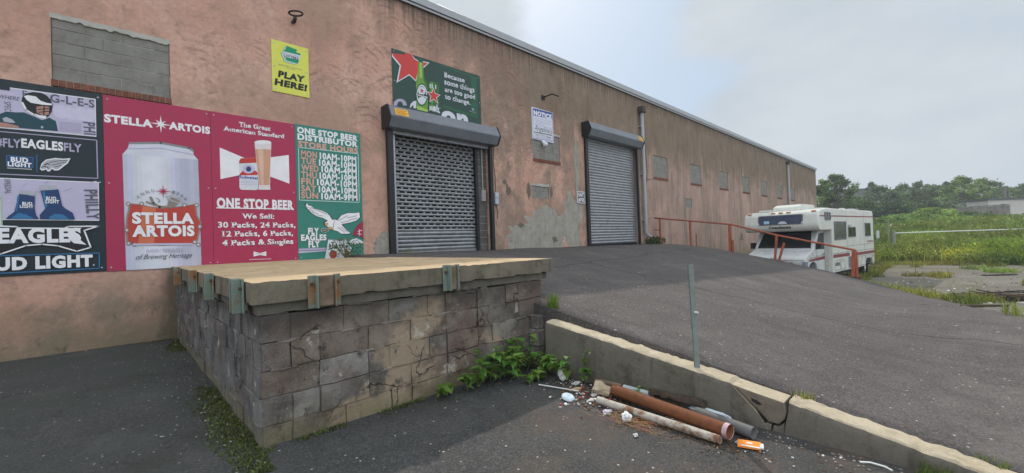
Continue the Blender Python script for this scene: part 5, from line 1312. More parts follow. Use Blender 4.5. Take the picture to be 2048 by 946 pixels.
m.tube([Vector((3.075, 1.10, .075))-Vector((3.25, 2.14, .075))-d*.03, Vector((3.075, 1.10, .075))-Vector((3.25, 2.14, .075))+d*.004], .0525, 20, 0, True, .2); m.v = m.v[:40]; m.f = m.f[:20]; m.m = m.m[:20]; m.t = m.t[:20]; m.build('paint_band', paint('pink_white_paint', (.55, .36, .38), .7, .4, 18), t)
pipe('pipe', 'thinner flaking white pipe in front of the thick rusty pipe', 'pipe', (3.03, 2.16, .045), (2.985, 1.13, .04), .030, M_WPIPE, .18, 14)
pipe('pipe', 'short dark grey pipe end sticking out behind the thick rusty pipe', 'pipe', (3.30, 1.42, .055), (3.215, .99, .05), .044, M_GPIPE, .2, 14)
pipe('pipe', 'pale blue pipe section against the retaining wall behind the rusty pipe', 'pipe', (3.40, 2.13, .06), (3.395, 1.84, .06), .027, M_BLUEP, .2, 12)
pipe('wooden_stick', 'rounded brown wooden stick touching the pale blue pipe', 'stick', (3.41, 2.46, .05), (3.408, 2.15, .055), .026, mat_wood, 0, 9, .015, 3)
t = thing('plank', 'dark rotten plank leaning between the rusty pipe and the retaining wall', 'plank', (3.392, 1.86, .085))
b = rough_box(-.035, .035, -.47, 0, -.03, .03, .03, .008, 9, edge=.02)
o = bm_obj(b, 'board', paint('rotten_wood', (.06, .042, .03), .95, .45, 25), t); o.rotation_euler = (-.03, .35, math.radians(-1))
t = thing('plastic_sheet', 'scrap of pale blue plastic sheet beside the dark rotten plank', 'litter', (3.40, 1.36, .03))
def crumple(name, parent, mat_, rx, ry, rz_, seed, amp=.35, sub=3, cut=None):
    b = bmesh.new(); bmesh.ops.create_icosphere(b, subdivisions=sub, radius=1)
    for v in b.verts:
        k = 1+amp*mnoise.noise(v.co*1.8+Vector((seed, 0, 0)))+amp*.6*abs(mnoise.noise(v.co*4+Vector((0, seed, 0))))
        v.co = Vector((v.co.x*rx*k, v.co.y*ry*k, max(v.co.z, -.75)*rz_*k))
    return bm_obj(b, name, mat_, parent, smooth=False)
M_PLAST = paint('pale_plastic', (.55, .63, .68), .35, .1, 10)
M_PAPER = paint('white_paper', (.72, .72, .70), .7, .08, 20, dirt=.25, dirtcol=(.4, .36, .3))
crumple('sheet', t, M_PLAST, .035, .16, .03, 3)
t = thing('paper_bag', 'crumpled tan paper bag at the upper end of the rusty pipe', 'bag', (3.235, 2.245, .07)); m = MB(); m.tube([(.01, -.075, -.02), (0, -.02, -.012), (0, .03, -.008), (-.01, .075, -.005)], [.042, .052, .060, .066], 12, 0, False)
for i, v in enumerate(m.v):
    q = Vector(v); q += mnoise.noise_vector(q*16+Vector((3, 1, 2)))*.022; q.z = max(q.z, -.062); m.v[i] = tuple(q)
m.mesh([(.0, -.08, -.02), (.055, -.06, -.05), (-.05, -.06, -.05), (.02, -.05, .035)], [(0, 1, 3), (0, 3, 2), (0, 2, 1)])
m.build('bag', paint('tan_paper', (.38, .30, .20), .85, .25, 14), t)
t = thing('foam_cup', 'white foam cup tipped on its side under the leafy weeds', 'cup', (3.33, 2.80, .05), .7)
m = MB(); m.tube([(-.055, 0, 0), (.055, 0, .004)], [.036, .05], 16, 0, True, .1); o = m.build('cup_body', M_PAPER, t, smooth=False); m = MB(); m.tube([(.05+.003*math.cos(a), .05*math.cos(a), .05*math.sin(a)) for a in np.linspace(0, 2*PI, 17)], .004, 5); m.build('cup_rim', M_PAPER, t)
t = thing('cup_lid', 'flat pale blue plastic cup lid on the asphalt', 'lid', (2.97, 2.44, .022), 0)
m = MB(); m.tube([(0, 0, -.018), (0, 0, .0), (0, 0, .012)], [.062, .06, .045], 18); o = m.build('lid_disc', M_PLAST, t); o.rotation_euler = (.25, .1, 0)
m = MB(); m.tube([(0, 0, .012), (0, 0, .02)], [.018, .014], 10); o2 = m.build('lid_knob', M_PLAST, t); o2.rotation_euler = (.25, .1, 0)
t = thing('carton', 'flattened orange and white paper carton at the lower end of the pipes', 'carton', (3.075, .98, .02), math.radians(-72)); t.scale = (.68, .68, .68)
m = MB()
m.mesh([(-.10, -.05, 0), (.10, -.045, .004), (.105, .05, .03), (-.095, .055, .022), (-.10, -.05, -.012), (.10, -.045, -.010), (.105, .05, .012), (-.095, .055, .008)], [(0, 1, 2, 3), (4, 7, 6, 5), (0, 4, 5, 1), (1, 5, 6, 2), (2, 6, 7, 3), (3, 7, 4, 0)], 0)
m.build('carton_sleeve', paint('orange_card', (.80, .24, .03), .55, .06), t)
m = MB(); m.box(-.07, .095, -.046, -.026, .006, .010); m.box(.094, .125, -.045, .045, .004, .02); m.box(-.02, .03, .0, .02, .0145, .022); m.build('white_panel', M_PAPER, t)
t = thing('crushed_foam', 'crumpled white foam scrap leaning on the flaking white pipe', 'litter', (2.90, 1.80, .035)); crumple('foam', t, M_PAPER, .036, .032, .034, 8, .6)
for k, (x, y_, s, lab) in enumerate([(3.33, 2.62, .06, 'thin white plastic scrap just below the tipped foam cup'), (3.18, 2.30, .05, 'torn white paper scrap beside the tan paper bag'), (3.05, 2.25, .04, 'small white scrap at the upper end of the flaking white pipe'), (2.93, 2.00, .055, 'lilac white scrap in front of the flaking white pipe'), (2.72, 1.62, .025, 'tiny white scrap lying alone below the flaking white pipe'), (3.10, 1.05, .03, 'pinkish white scrap between the pipes and the orange carton'), (3.19, 2.52, .06, 'yellowish cardboard scrap between foam cup and cup lid')]):
    t = thing('litter_scrap', lab, 'litter', (x, y_, .012)); crumple('scrap', t,  paint('scrap_%d' % (k == 3) if k != 6 else 'yellow_card', ((.50, .46, .54) if k == 3 else (.42, .31, .17) if k == 6 else (.52, .51, .48)), .7, .15, 20), s*.75, s*.5, .010, k+20, .8, 3)
t = thing('drinking_straw', 'long pale straw lying on the asphalt beside the cup lid', 'straw', (3.1, 2.62, .01)); m = MB(); m.tube([(-.05, .26, 0), (.05, -.16, .006)], .005, 6); m.build('tube', M_PAPER, t)
t = thing('white_strip', 'bent white plastic strip lying at the foot of the lower retaining wall', 'litter', (3.33, .36, .015)); m = MB(); m.tube([(-.02, .07, 0), (-.008, .02, .009), (.0, -.04, .005), (-.015, -.08, 0)], .005, 6); m.build('strip', M_PAPER, t)
# straw-like dry grass
t = thing('dry_grass_clump', 'clump of dry brown grass stalks beside the flaking white pipe', 'dry grass', (2.92, 1.74, .0))
m = MB(); r = random.Random(4)
for k in range(260):
    x, y_ = r.gauss(-.04, .07), r.gauss(0, .14); a = r.uniform(0, 6.28); L = r.uniform(.05, .16)
    z = r.uniform(.004, .035)
    m.tint = tuple(v*r.uniform(.6, 1.3) for v in (1, 1, 1))
    dx, dy = math.cos(a)*L, math.sin(a)*L; w = .0025
    m.face([(x-w, y_, z), (x+w, y_, z), (x+dx, y_+dy, z+r.uniform(-.002, .03))])
m.build('stalks', mat_leaf('dry_stalks', (.30, .15, .06), .1), t, tint=True)
# debris along the foot of the retaining wall
def debris(name, label, n, pos, mats, s0, s1, seed):
    r = random.Random(seed); m = MB()
    for k in range(n):
        x, y_, z = pos(r); s = r.uniform(s0, s1)
        mt = Matrix.Translation((x, y_, z+s*.2)) @ Matrix.Rotation(r.uniform(0, 6.3), 4, 'Z') @ Matrix.Rotation(r.uniform(-.5, .5), 4, 'X')
        m.box(-s*r.uniform(.4, .8), s*.6, -s*.4, s*r.uniform(.3, .6), -s*.25, s*.25, r.randrange(len(mats)), mt)
    o = m.build(name, mats); o['kind'] = 'stuff'; o['label'] = label; o['category'] = 'debris'; return o
M_CHIP = paint('stone_chip', (.36, .33, .28), .9, .3, 20); M_TWIG = paint('twig_brown', (.16, .08, .04), .9, .4, 20); M_STONE = paint('grey_stone', (.20, .19, .175), .9, .3, 20); M_RED = paint('red_shred', (.35, .05, .04), .7, .2)
debris('rubble', 'loose chips and shreds of rubbish strewn along the foot of the wall and pipes', 420, lambda r: (3.40-abs(r.gauss(0, .16)), r.uniform(.2, 2.9), .002), [M_CHIP, M_TWIG, M_CHIP, M_STONE, M_STONE, M_TWIG, M_STONE, M_PAPER], .003, .014, 3)
debris('gravel', 'small pale stones scattered over the lower asphalt and dock foot', 200, lambda r: (r.uniform(-1.2, 3.2), r.uniform(1.2, 8.8), .0) if r.random() < .5 else (.72-abs(r.gauss(0, .25)), r.uniform(3.2, 8.8), .02), [M_CHIP, M_STONE, M_CHIP], .004, .013, 6)
pts = []
for k in range(1500):
    t_ = R0.random(); bx, by = 3.22-.2*t_, 2.35-1.35*t_
    pts.append((bx+R0.gauss(-.03, .10), by+R0.gauss(0, .10), .002)) if R0.random() < .8 else pts.append((3.2+R0.gauss(0, .12), 2.5+R0.gauss(0, .2), .002))
PENDING_LITTER = pts
debris('twigs', 'brown twigs and shreds among the litter by the paper bag', 160, lambda r: (r.gauss(3.14, .13), r.gauss(2.3, .16), .004), [M_TWIG, M_RED, M_PAPER, M_TWIG, M_CHIP, M_TWIG], .005, .022, 11)

# ------------------------------------------------------------------ plants
M_WEED = mat_leaf('weed_leaf', (.115, .23, .045), .35, .5)
M_STEM = paint('green_stem', (.09, .13, .04), .7, .2)
M_GRASS = mat_leaf('grass_blade', (.145, .168, .060), .3, .7)
M_MOSS = mat_leaf('low_weed_leaf', (.045, .062, .022), .2, .8)
def leaf(m, base, d, up, L, w, r, droop=.3):
    d = d.normalized(); s = d.cross(up).normalized(); n = s.cross(d).normalized()
    prof = [(0, .0), (.10, .42), (.28, .5), (.55, .38), (.8, .17), (1, 0)]
    mid = [base + d*L*t - Vector((0, 0, 1))*droop*L*t*t for t, _ in prof]
    Lf = [mid[i]+s*w*prof[i][1]+n*w*.14*(prof[i][1] > 0) for i in range(6)]; Rt = [mid[i]-s*w*prof[i][1]+n*w*.14*(prof[i][1] > 0) for i in range(6)]
    b = len(m.v); vs = [mid[0]]+mid[1:5]+[mid[5]]+Lf[1:5]+Rt[1:5]
    m.mesh(vs, [(0, 1, 6), (1, 2, 7, 6), (2, 3, 8, 7), (3, 4, 9, 8), (4, 5, 9), (0, 10, 1), (1, 10, 11, 2), (2, 11, 12, 3), (3, 12, 13, 4), (4, 13, 5)])
def leafy(name, label, loc, n_st, spread, hgt, ls, seed, lean=(0, -1), cat='weed'):
    r = random.Random(seed); t = thing(name, label, cat, loc)
    sm_ = MB(); lm = MB()
    for k in range(n_st):
        x, y_ = r.gauss(0, spread[0]), r.gauss(0, spread[1]); h = hgt*r.uniform(.55, 1.1)
        tip = Vector((x+lean[0]*h*r.uniform(.1, .7)+r.gauss(0, .08), y_+lean[1]*h*r.uniform(.15, .9)+r.gauss(0, .06), h*r.uniform(.6, 1)))
        b0 = Vector((x, y_, 0)); mid = b0.lerp(tip, .5)+Vector((0, 0, h*.15))
        sm_.tube([b0, mid, tip], [.006, .005, .003], 5)
        nl = r.randint(5, 9)
        for q in range(nl):
            f = .2+.8*(q+.5)/nl; p = (b0.lerp(mid, f*2) if f < .5 else mid.lerp(tip, f*2-1))
            a = r.uniform(0, 6.28) ; d = Vector((math.cos(a), math.sin(a)-.35, r.uniform(-.1, .5)))
            g = r.uniform(.55, 1.35); lm.tint = (g*r.uniform(.8, 1.35), g, g*r.uniform(.7, 1.2))
            leaf(lm, p, d, Vector((0, 0, 1)), ls*r.uniform(.55, 1.15), ls*r.uniform(.5, .85), r, r.uniform(.1, .6))
    sm_.build('stems', M_STEM, t); lm.build('leaves', M_WEED, t, tint=True, smooth=True)
    return t
leafy('broadleaf_weed', 'largest bright green broadleaf weed against the dock wall in the corner', (3.12, 3.36, 0), 20, (.26, .04), .46, .125, 1, (0, -.5))
leafy('broadleaf_weed', 'low trailing broadleaf weed along the dock wall left of the corner clump', (2.62, 3.36, 0), 9, (.16, .03), .22, .10, 2, (-.3, -.7))
leafy('broadleaf_weed', 'broadleaf weed growing out of the retaining wall foot beside the foam cup', (3.40, 2.92, 0), 9, (.04, .16), .32, .115, 3, (-.9, -.2))
leafy('broadleaf_weed', 'small broadleaf weed sprawling on the asphalt in front of the corner clump', (3.10, 3.0, 0), 5, (.06, .05), .14, .10, 4, (.2, -.6))
leafy('broadleaf_weed', 'little lone broadleaf sprig at the foot of the dock front', (2.22, 3.40, 0), 3, (.04, .02), .20, .095, 5, (0, -.6))
leafy('broadleaf_weed', 'tiny green sprig growing between the pale blue pipe and the wall', (3.39, 1.96, .02), 3, (.02, .04), .13, .045, 6, (-.5, 0))

def tuft(name, label, loc, n, rad, h, seed, mat_=None, flower=None, cat='grass tuft', col=(1, 1, 1)):
    r = random.Random(seed); t = thing(name, label, cat, loc); m = MB()
    for k in range(n):
        a = r.uniform(0, 6.28); q = rad*math.sqrt(r.random()); x, y_ = q*math.cos(a), q*math.sin(a)
        L = h*r.uniform(.4, 1.1); la = r.uniform(0, 6.28); ln = r.uniform(.05, .6)*L; w = max(.0025, h*.013)
        g = r.uniform(.6, 1.4); m.tint = (g*col[0]*r.uniform(.8, 1.3), g*col[1], g*col[2])
        s = Vector((math.sin(la), -math.cos(la), 0))*w
        p0 = Vector((x, y_, -.01)); p1 = p0+Vector((math.cos(la)*ln*.35, math.sin(la)*ln*.35, L*.6)); p2 = p0+Vector((math.cos(la)*ln, math.sin(la)*ln, L))
        m.face([p0-s, p0+s, p1+s*.8, p1-s*.8]); m.face([p1-s*.8, p1+s*.8, p2])
    m.build('blades', mat_ or M_GRASS, t, tint=True)
    return t
tuft('grass_tuft', 'bright green grass tuft where the dock meets the asphalt ramp', (3.74, 3.26, .63), 160, .07, .22, 1, col=(.9, 1.25, .6))
tuft('grass_tuft', 'thin pale grass tuft on the broken kerb of the ramp', (3.65, .78, .20), 50, .07, .10, 2, col=(1.5, 1.35, .8))
tuft('grass_tuft', 'dark green grass tuft at the foot of the lowest stretch of retaining wall', (3.37, .10, 0), 200, .08, .10, 3, col=(.6, .8, .5))
tuft('grass_tuft', 'yellow green grass tuft where the kerb runs out', (3.66, -.12, .03), 80, .08, .09, 4, col=(1.0, 1.2, .6))
def bushy(name, label, loc, rx, ry, h, n, ls, seed, col, cat='weed', stems=10):
    r = random.Random(seed); t = thing(name, label, cat, loc); sm_ = MB(); m = MB()
    for k in range(stems):
        a = r.uniform(0, 6.28); sm_.tube([(0, 0, -.02), (rx*.5*math.cos(a), ry*.5*math.sin(a), h*.5), (rx*r.uniform(.4, 1)*math.cos(a), ry*r.uniform(.4, 1)*math.sin(a), h*r.uniform(.6, 1))], [h*.012+.002, h*.008+.0015, .0015], 4)
    for k in range(n):
        a = r.uniform(0, 6.28); q = r.random()**.6; z = h*r.random()**.8
        p = Vector((rx*q*math.cos(a), ry*q*math.sin(a), z*(1-.35*q*q)+.01)); d = Vector((math.cos(a)+r.gauss(0, .5), math.sin(a)+r.gauss(0, .5), r.uniform(-.2, .9)))
        g = r.uniform(.5, 1.5); m.tint = tuple(g*c*r.uniform(.85, 1.2) for c in col)
        L = ls*r.uniform(.5, 1.2); s = d.cross(Vector((r.gauss(0, 1), r.gauss(0, 1), r.gauss(0, 1)))).normalized()*L*.2; d = d.normalized()*L
        m.face([p, p+d*.45+s, p+d, p+d*.45-s])
    sm_.build('stems', M_STEM, t); m.build('leaves', M_MOSS, t, tint=True)
    return t
bushy('feathery_weed', 'grey green feathery weed sprouting from the dock slab below the eagle poster', (3.52, 8.72, 1.215), .34, .2, .42, 300, .065, 7, (2.2, 2.2, 2.4), stems=16)
tuft('grass_tuft', 'small grass tuft on the dock below the left end of the grilled shutter', (5.05, 8.85, 1.25), 50, .16, .16, 9, col=(.9, 1.1, .7))
bushy('shrub', 'low dark shrub at the foot of the downspout beside the corrugated shutter', (16.95, 8.78, 1.08), .75, .22, .34, 800, .09, 8, (.9, 1.1, .8), 'shrub')

def stuff_blades(name, label, cat, pts, hf, wf, colf, mat_, seed, bend=.5):
    """one object for a growth nobody could count"""
    r = np.random.RandomState(seed); n = len(pts); P = np.array(pts)
    H = hf(P, r); Wd = wf(P, r); a = r.uniform(0, 2*PI, n); la = r.uniform(0, 2*PI, n); ln = H*r.uniform(.05, bend, n)
    S = np.stack([np.cos(a), np.sin(a), np.zeros(n)], 1)*Wd[:, None]
    D = np.stack([np.cos(la)*ln, np.sin(la)*ln, H], 1)
    p1 = P+D*np.array([.3, .3, .6]); p2 = P+D
    V = np.stack([P-S*.7, P+S*.7, p1+S, p1-S, p2+S*.12, p2-S*.12], 1).reshape(-1, 3)
    i = np.arange(n)*6; F = np.concatenate([np.stack([i, i+1, i+2, i+3], 1), np.stack([i+3, i+2, i+4, i+5], 1)])
    me = bpy.data.meshes.new(name)
    me.vertices.add(len(V)); me.vertices.foreach_set('co', V.ravel())
    me.loops.add(F.size); me.loops.foreach_set('vertex_index', F.ravel().astype(np.int32))
    me.polygons.add(len(F)); me.polygons.foreach_set('loop_start', np.arange(len(F), dtype=np.int32)*4)
    me.materials.append(mat_); me.update(calc_edges=True)
    C = colf(P, r); at = me.color_attributes.new('tint', 'FLOAT_COLOR', 'POINT')
    at.data.foreach_set('color', np.concatenate([np.repeat(C, 6, 0), np.ones((n*6, 1))], 1).ravel())
    o = bpy.data.objects.new(name, me); COL.objects.link(o)
    return tag(o, label, cat, None, 'stuff')
def gcol(base, var):
    def f(P, r):
        n = len(P); b = np.array(base)[None, :]*np.ones((n, 1))
        lo = np.array([mnoise.noise(Vector((p[0]*.35, p[1]*.35, 0))) for p in P]); g = np.exp(r.normal(0, var, n)+lo*.8)
        b = b*g[:, None]; b[:, 0] *= 1+.45*np.array([mnoise.noise(Vector((p[0]*.2, p[1]*.3, 5))) for p in P]); return np.clip(b, .05, 4)
    return f
R_ = random.Random(21)
stuff_blades('leaf_litter', 'brown leaf litter and soil crumbs gathered under the pipes and rubbish', 'litter', PENDING_LITTER, lambda P, r: r.uniform(.003, .012, len(P)), lambda P, r: r.uniform(.003, .007, len(P)), gcol((1.0, .8, .6), .45), mat_leaf('dead_leaf', (.13, .085, .05), .05, .9), 15, 3.5)
# moss and low weeds round the foot of the dock and along the wall
pts = []
while len(pts) < 6500:
    y_ = R_.uniform(3.1, 9.0); d = abs(R_.gauss(0, .16)); x = .76-d
    if mnoise.noise(Vector((x*2.2, y_*1.1, 1)))+.02-1.2*max(0, d-.10)-(.25 if y_ > 5.2 and y_ < 7.8 else 0) < 0 and R_.random() > .03: continue
    pts.append((x, y_, .0))
for k in range(700):
    pts.append((R_.uniform(-1.4, .7), 9.02-abs(R_.gauss(0, .06)), .01))
for k in range(900):
    x = R_.uniform(.75, 2.2); pts.append((x, 3.47-abs(R_.gauss(0, .035)), 0)) if mnoise.noise(Vector((x*3, 0, 0))) > -.05 else None
stuff_blades('low_weeds', 'low dark green moss and weeds round the foot of the dock', 'weeds', pts, lambda P, r: r.uniform(.006, .026, len(P)), lambda P, r: r.uniform(.002, .006, len(P)), gcol((1.15, 1.05, .8), .5), M_MOSS, 5, 1.6)
# short grass and weeds on the open ground beyond the ramp
pts = []
while len(pts) < 45000:
    x = R_.uniform(10.5, 34); y_ = R_.uniform(-9, 7)
    if x < xb(y_)+.0 : continue
    e = x-xb(y_); k = mnoise.noise(Vector((x*.35, y_*.6, 2)))+.6*mnoise.noise(Vector((x*1.3, y_*1.3, 7)))
    if k + (.40 if e < 1.0 else -.34) + (.35 if (y_ > 2.2 and x > 18) else 0) + (.6*sm(29, 33, x)) < .12: continue
    pts.append((x, y_, terrain(x, y_)-.01))
stuff_blades('short_grass', 'patchy short grass and weeds on the gravel beyond the ramp', 'grass', pts, lambda P, r: r.uniform(.05, .26, len(P))*(1+.8*(r.uniform(0, 1, len(P)) > .93)), lambda P, r: r.uniform(.004, .010, len(P)), gcol((1.15, 1.05, .75), .35), M_GRASS, 6, .9)
# the tall field
pts = []
while len(pts) < 90000:
    x = 31.5+42*R_.random()**1.5; y_ = R_.uniform(-.36*x, .30*x)
    edge = 32.3+.9*mnoise.noise(Vector((y_*.4, 0, 0)))+.5*mnoise.noise(Vector((y_*1.7, 3, 0)))
    if x < edge: continue
    pts.append((x, y_, terrain(x, y_)-.05))
def tall_h(P, r):
    e = np.clip((P[:, 0]-31.8)/2.6, 0.0, 1); lo = np.array([mnoise.noise(Vector((p[0]*.3, p[1]*.35, 9))) for p in P])
    return (.35+e*.95)*(1-.35*np.clip((P[:, 0]-44)/10, 0, 1))*(1+.55*lo)*r.uniform(.6, 1.15, len(P))
def tall_c(P, r):
    c = gcol((.92, 1.06, .82), .40)(P, r); f = np.clip((P[:, 0]-33)/4, 0, 1)[:, None]
    yl = np.array([1.0 if mnoise.noise(Vector((p[0]*.25, p[1]*.4, 4))) > .12 else 0 for p in P])[:, None]*(1-f*.6)
    return c*(1+yl*np.array([[.75, .45, .0]]))*(1+ (1-f)*np.array([[.25, .2, .1]]))
stuff_blades('tall_grass', 'tall green grass and reeds filling the field in the distance', 'grass', pts, tall_h, lambda P, r: r.uniform(.010, .026, len(P))*(P[:, 0]/36), tall_c, M_GRASS, 8, .8)
lp = []
for k in range(0, 80000):
    q = pts[R_.randrange(len(pts))]; e = min(1, max(0, (q[0]-31.8)/2.6)); lo = mnoise.noise(Vector((q[0]*.3, q[1]*.35, 9)))
    lp.append((q[0]+R_.gauss(0, .1), q[1]+R_.gauss(0, .1), q[2]+(.30+e*.95)*(1-.35*min(1, max(0, (q[0]-44)/10)))*(1+.55*lo)*R_.random()**.7))
stuff_blades('tall_weeds', 'leafy weeds mixed into the tall grass of the distant field', 'weeds', lp, lambda P, r: r.uniform(.03, .14, len(P)), lambda P, r: r.uniform(.02, .05, len(P))*(P[:, 0]/36), tall_c, M_GRASS, 9, 3.0)

# ------------------------------------------------------------------ far field: gate, rack, boundary wall, pale building, trees
def far(u, v, d):
    """a place seen in the photograph, d metres ahead"""
    k = d/FPX
    q = ((u-CX)*k, (v-CY)*k, d)
    return Vector((RX[0]*q[0]+RX[1]*q[1]+RX[2]*q[2], RY[0]*q[0]+RY[1]*q[1]+RY[2]*q[2], CAM_H+RZ[0]*q[0]+RZ[1]*q[1]+RZ[2]*q[2]))
M_WHITEPIPE = paint('white_pipe_paint', (.66, .67, .66), .5, .06)
M_FENCE = paint('grey_post_paint', (.22, .24, .23), .7, .2)
a = far(1789, 466, 25.5); b = far(2060, 457.5, 25.5); b2 = a+(b-a)*1.25
g = thing('barrier_gate', 'long white pipe barrier on grey posts across the grassy field', 'barrier', (a.x, a.y, terrain(a.x, a.y)))
o0 = Vector(g.location)
m = MB(); m.tube([a-o0, b2-o0], .028, 8); m.build('barrier_pipe', M_WHITEPIPE, g)
for q in (a+(b-a)*-.004, b2):
    m = MB(); z = terrain(q.x, q.y); m.tube([(q.x-o0.x, q.y-o0.y, z-o0.z-.2), (q.x-o0.x, q.y-o0.y, q.z-o0.z+.12)], .075, 8); m.build('barrier_post', M_FENCE, g)
q = far(1776, 440, 27); z = terrain(q.x, q.y)
t = thing('thin_post', 'thin grey metal post standing in the grass left of the white barrier', 'post', (q.x, q.y, z))
m = MB(); m.tube([(0, 0, -.2), (0, 0, q.z-z)], .035, 6); m.build('shaft', M_FENCE, t); m = MB(); m.tube([(0, 0, q.z-z), (0, 0, q.z-z+.05)], .05, 6); m.build('cap', M_FENCE, t)
q = far(1753, 470, 27); z = terrain(q.x, q.y)
t = thing('marker_plate', 'small pale plate on a stake just behind the motorhome', 'marker', (q.x, q.y, z))
m = MB(); m.tube([(0, 0, -.2), (0, 0, q.z-z+.2)], .03, 6); m.build('stake', M_FENCE, t); m = MB(); m.box(-.08, .10, -.10, -.06, q.z-z-.2, q.z-z+.28); o = m.build('plate', paint('pale_plate', (.45, .48, .48), .6), t); o.rotation_euler.z = math.radians(-45)
a = far(1786, 451, 39); b = far(1862, 449, 39); z = min(terrain(a.x, a.y), terrain(b.x, b.y))
t = thing('pipe_rack', 'rusty brown metal frame standing in the tall grass behind the white barrier', 'rack', (a.x, a.y, z)); o0 = Vector(t.location)
M_RK = paint('brown_rusted_iron', (.13, .07, .05), .85, .3)
m = MB(); m.tube([a-o0, b-o0], .05, 6); m.tube([a-o0+Vector((0, 0, -.72)), b-o0+Vector((0, 0, -.72))], .04, 6); m.build('cross_rail', M_RK, t)
for k in (0, .16, .32, .48, .75, 1.0):
    q = a.lerp(b, k); m = MB(); m.bar((q.x-o0.x, q.y-o0.y, -.2), (q.x-o0.x, q.y-o0.y, q.z-o0.z+.05+(.25 if k == 1.0 else 0)), .09, .09); m.build('upright', M_RK, t)

# boundary wall and the pale building on the rise
M_BWALL = mat_concrete('old_grey_wall', (.14, .13, .115), (.21, .195, .17), (.06, .06, .045), .7, .02, .5, moss=.6)
M_CREAM = mat_concrete('cream_render', (.42, .40, .36), (.50, .475, .43), (.28, .26, .22), .35, .01, .3)
rdir = Vector((.7229, -.6901, 0)).normalized(); fdir = Vector((.6908, .7230, 0)).normalized(); yawb = math.atan2(rdir.y, rdir.x)
q = far(1884, 419, 55); z = terrain(q.x, q.y)
t = thing('boundary_wall', 'low mossy grey block wall on the rise in front of the pale building', 'wall', (q.x, q.y, z), yawb)
m = MB()
for k in range(9): m.box(k*1.0+.01, (k+1)*1.0-.01, 0, .3, -.5, q.z-z+.04*k+.05*mnoise.noise(Vector((k*1.7, 0, 0))))
m.build('block_courses', M_BWALL, t, bevel=.03); m = MB()
for k in range(9): m.box(k*1.0, k*1.0+.97, -.04, .34, q.z-z+.04*k+.055, q.z-z+.04*k+.12)
m.build('coping', M_BWALL, t)
q = far(1976, 399, 62); z = terrain(q.x, q.y)
t = thing('pale_building', 'flat roofed pale building half hidden by the grass at the right edge', 'building', (q.x, q.y, z), yawb)
hh = q.z-z
m = MB(); m.box(0, 18, 0, 9, -1, hh-.12); m.build('wall', M_CREAM, t)
m = MB(); m.box(-.2, 18.2, -.2, 9.2, hh-.118, hh+.12); m.build('roof', paint('dark_roof_edge', (.07, .075, .085), .7), t)
m = MB(); m.box(1.9, 2.5, -.03, .1, hh-1.25, hh-.75); w_ = m.build('window', M_FRAME, t); m = MB(); m.box(1.95, 2.45, -.045, -.028, hh-1.2, hh-.8); m.build('pane', M_GLASS, w_)
for x, h_ in ((4.3, 1.7), (4.9, 1.2)):
    m = MB(); m.box(x, x+.28, 1.5, 1.8, hh, hh+h_-.1); m.box(x-.05, x+.33, 1.45, 1.85, hh+h_-.1, hh+h_); m.build('chimney', M_BWALL, t)
q = far(1700, 378, 95); z = terrain(q.x, q.y)
t = thing('distant_house', 'dark flat roofed house showing between the trees right of the warehouse', 'building', (q.x, q.y, z), yawb)
m = MB(); m.box(0, 6, 0, 5, -1, q.z-z-.2); m.build('wall', paint('dim_grey_wall', (.12, .12, .125), .9, .1), t); m = MB(); m.box(-.2, 6.2, -.2, 5.2, q.z-z-.198, q.z-z); m.build('roof', paint('dark_roof_edge', (.07, .075, .085), .7), t)

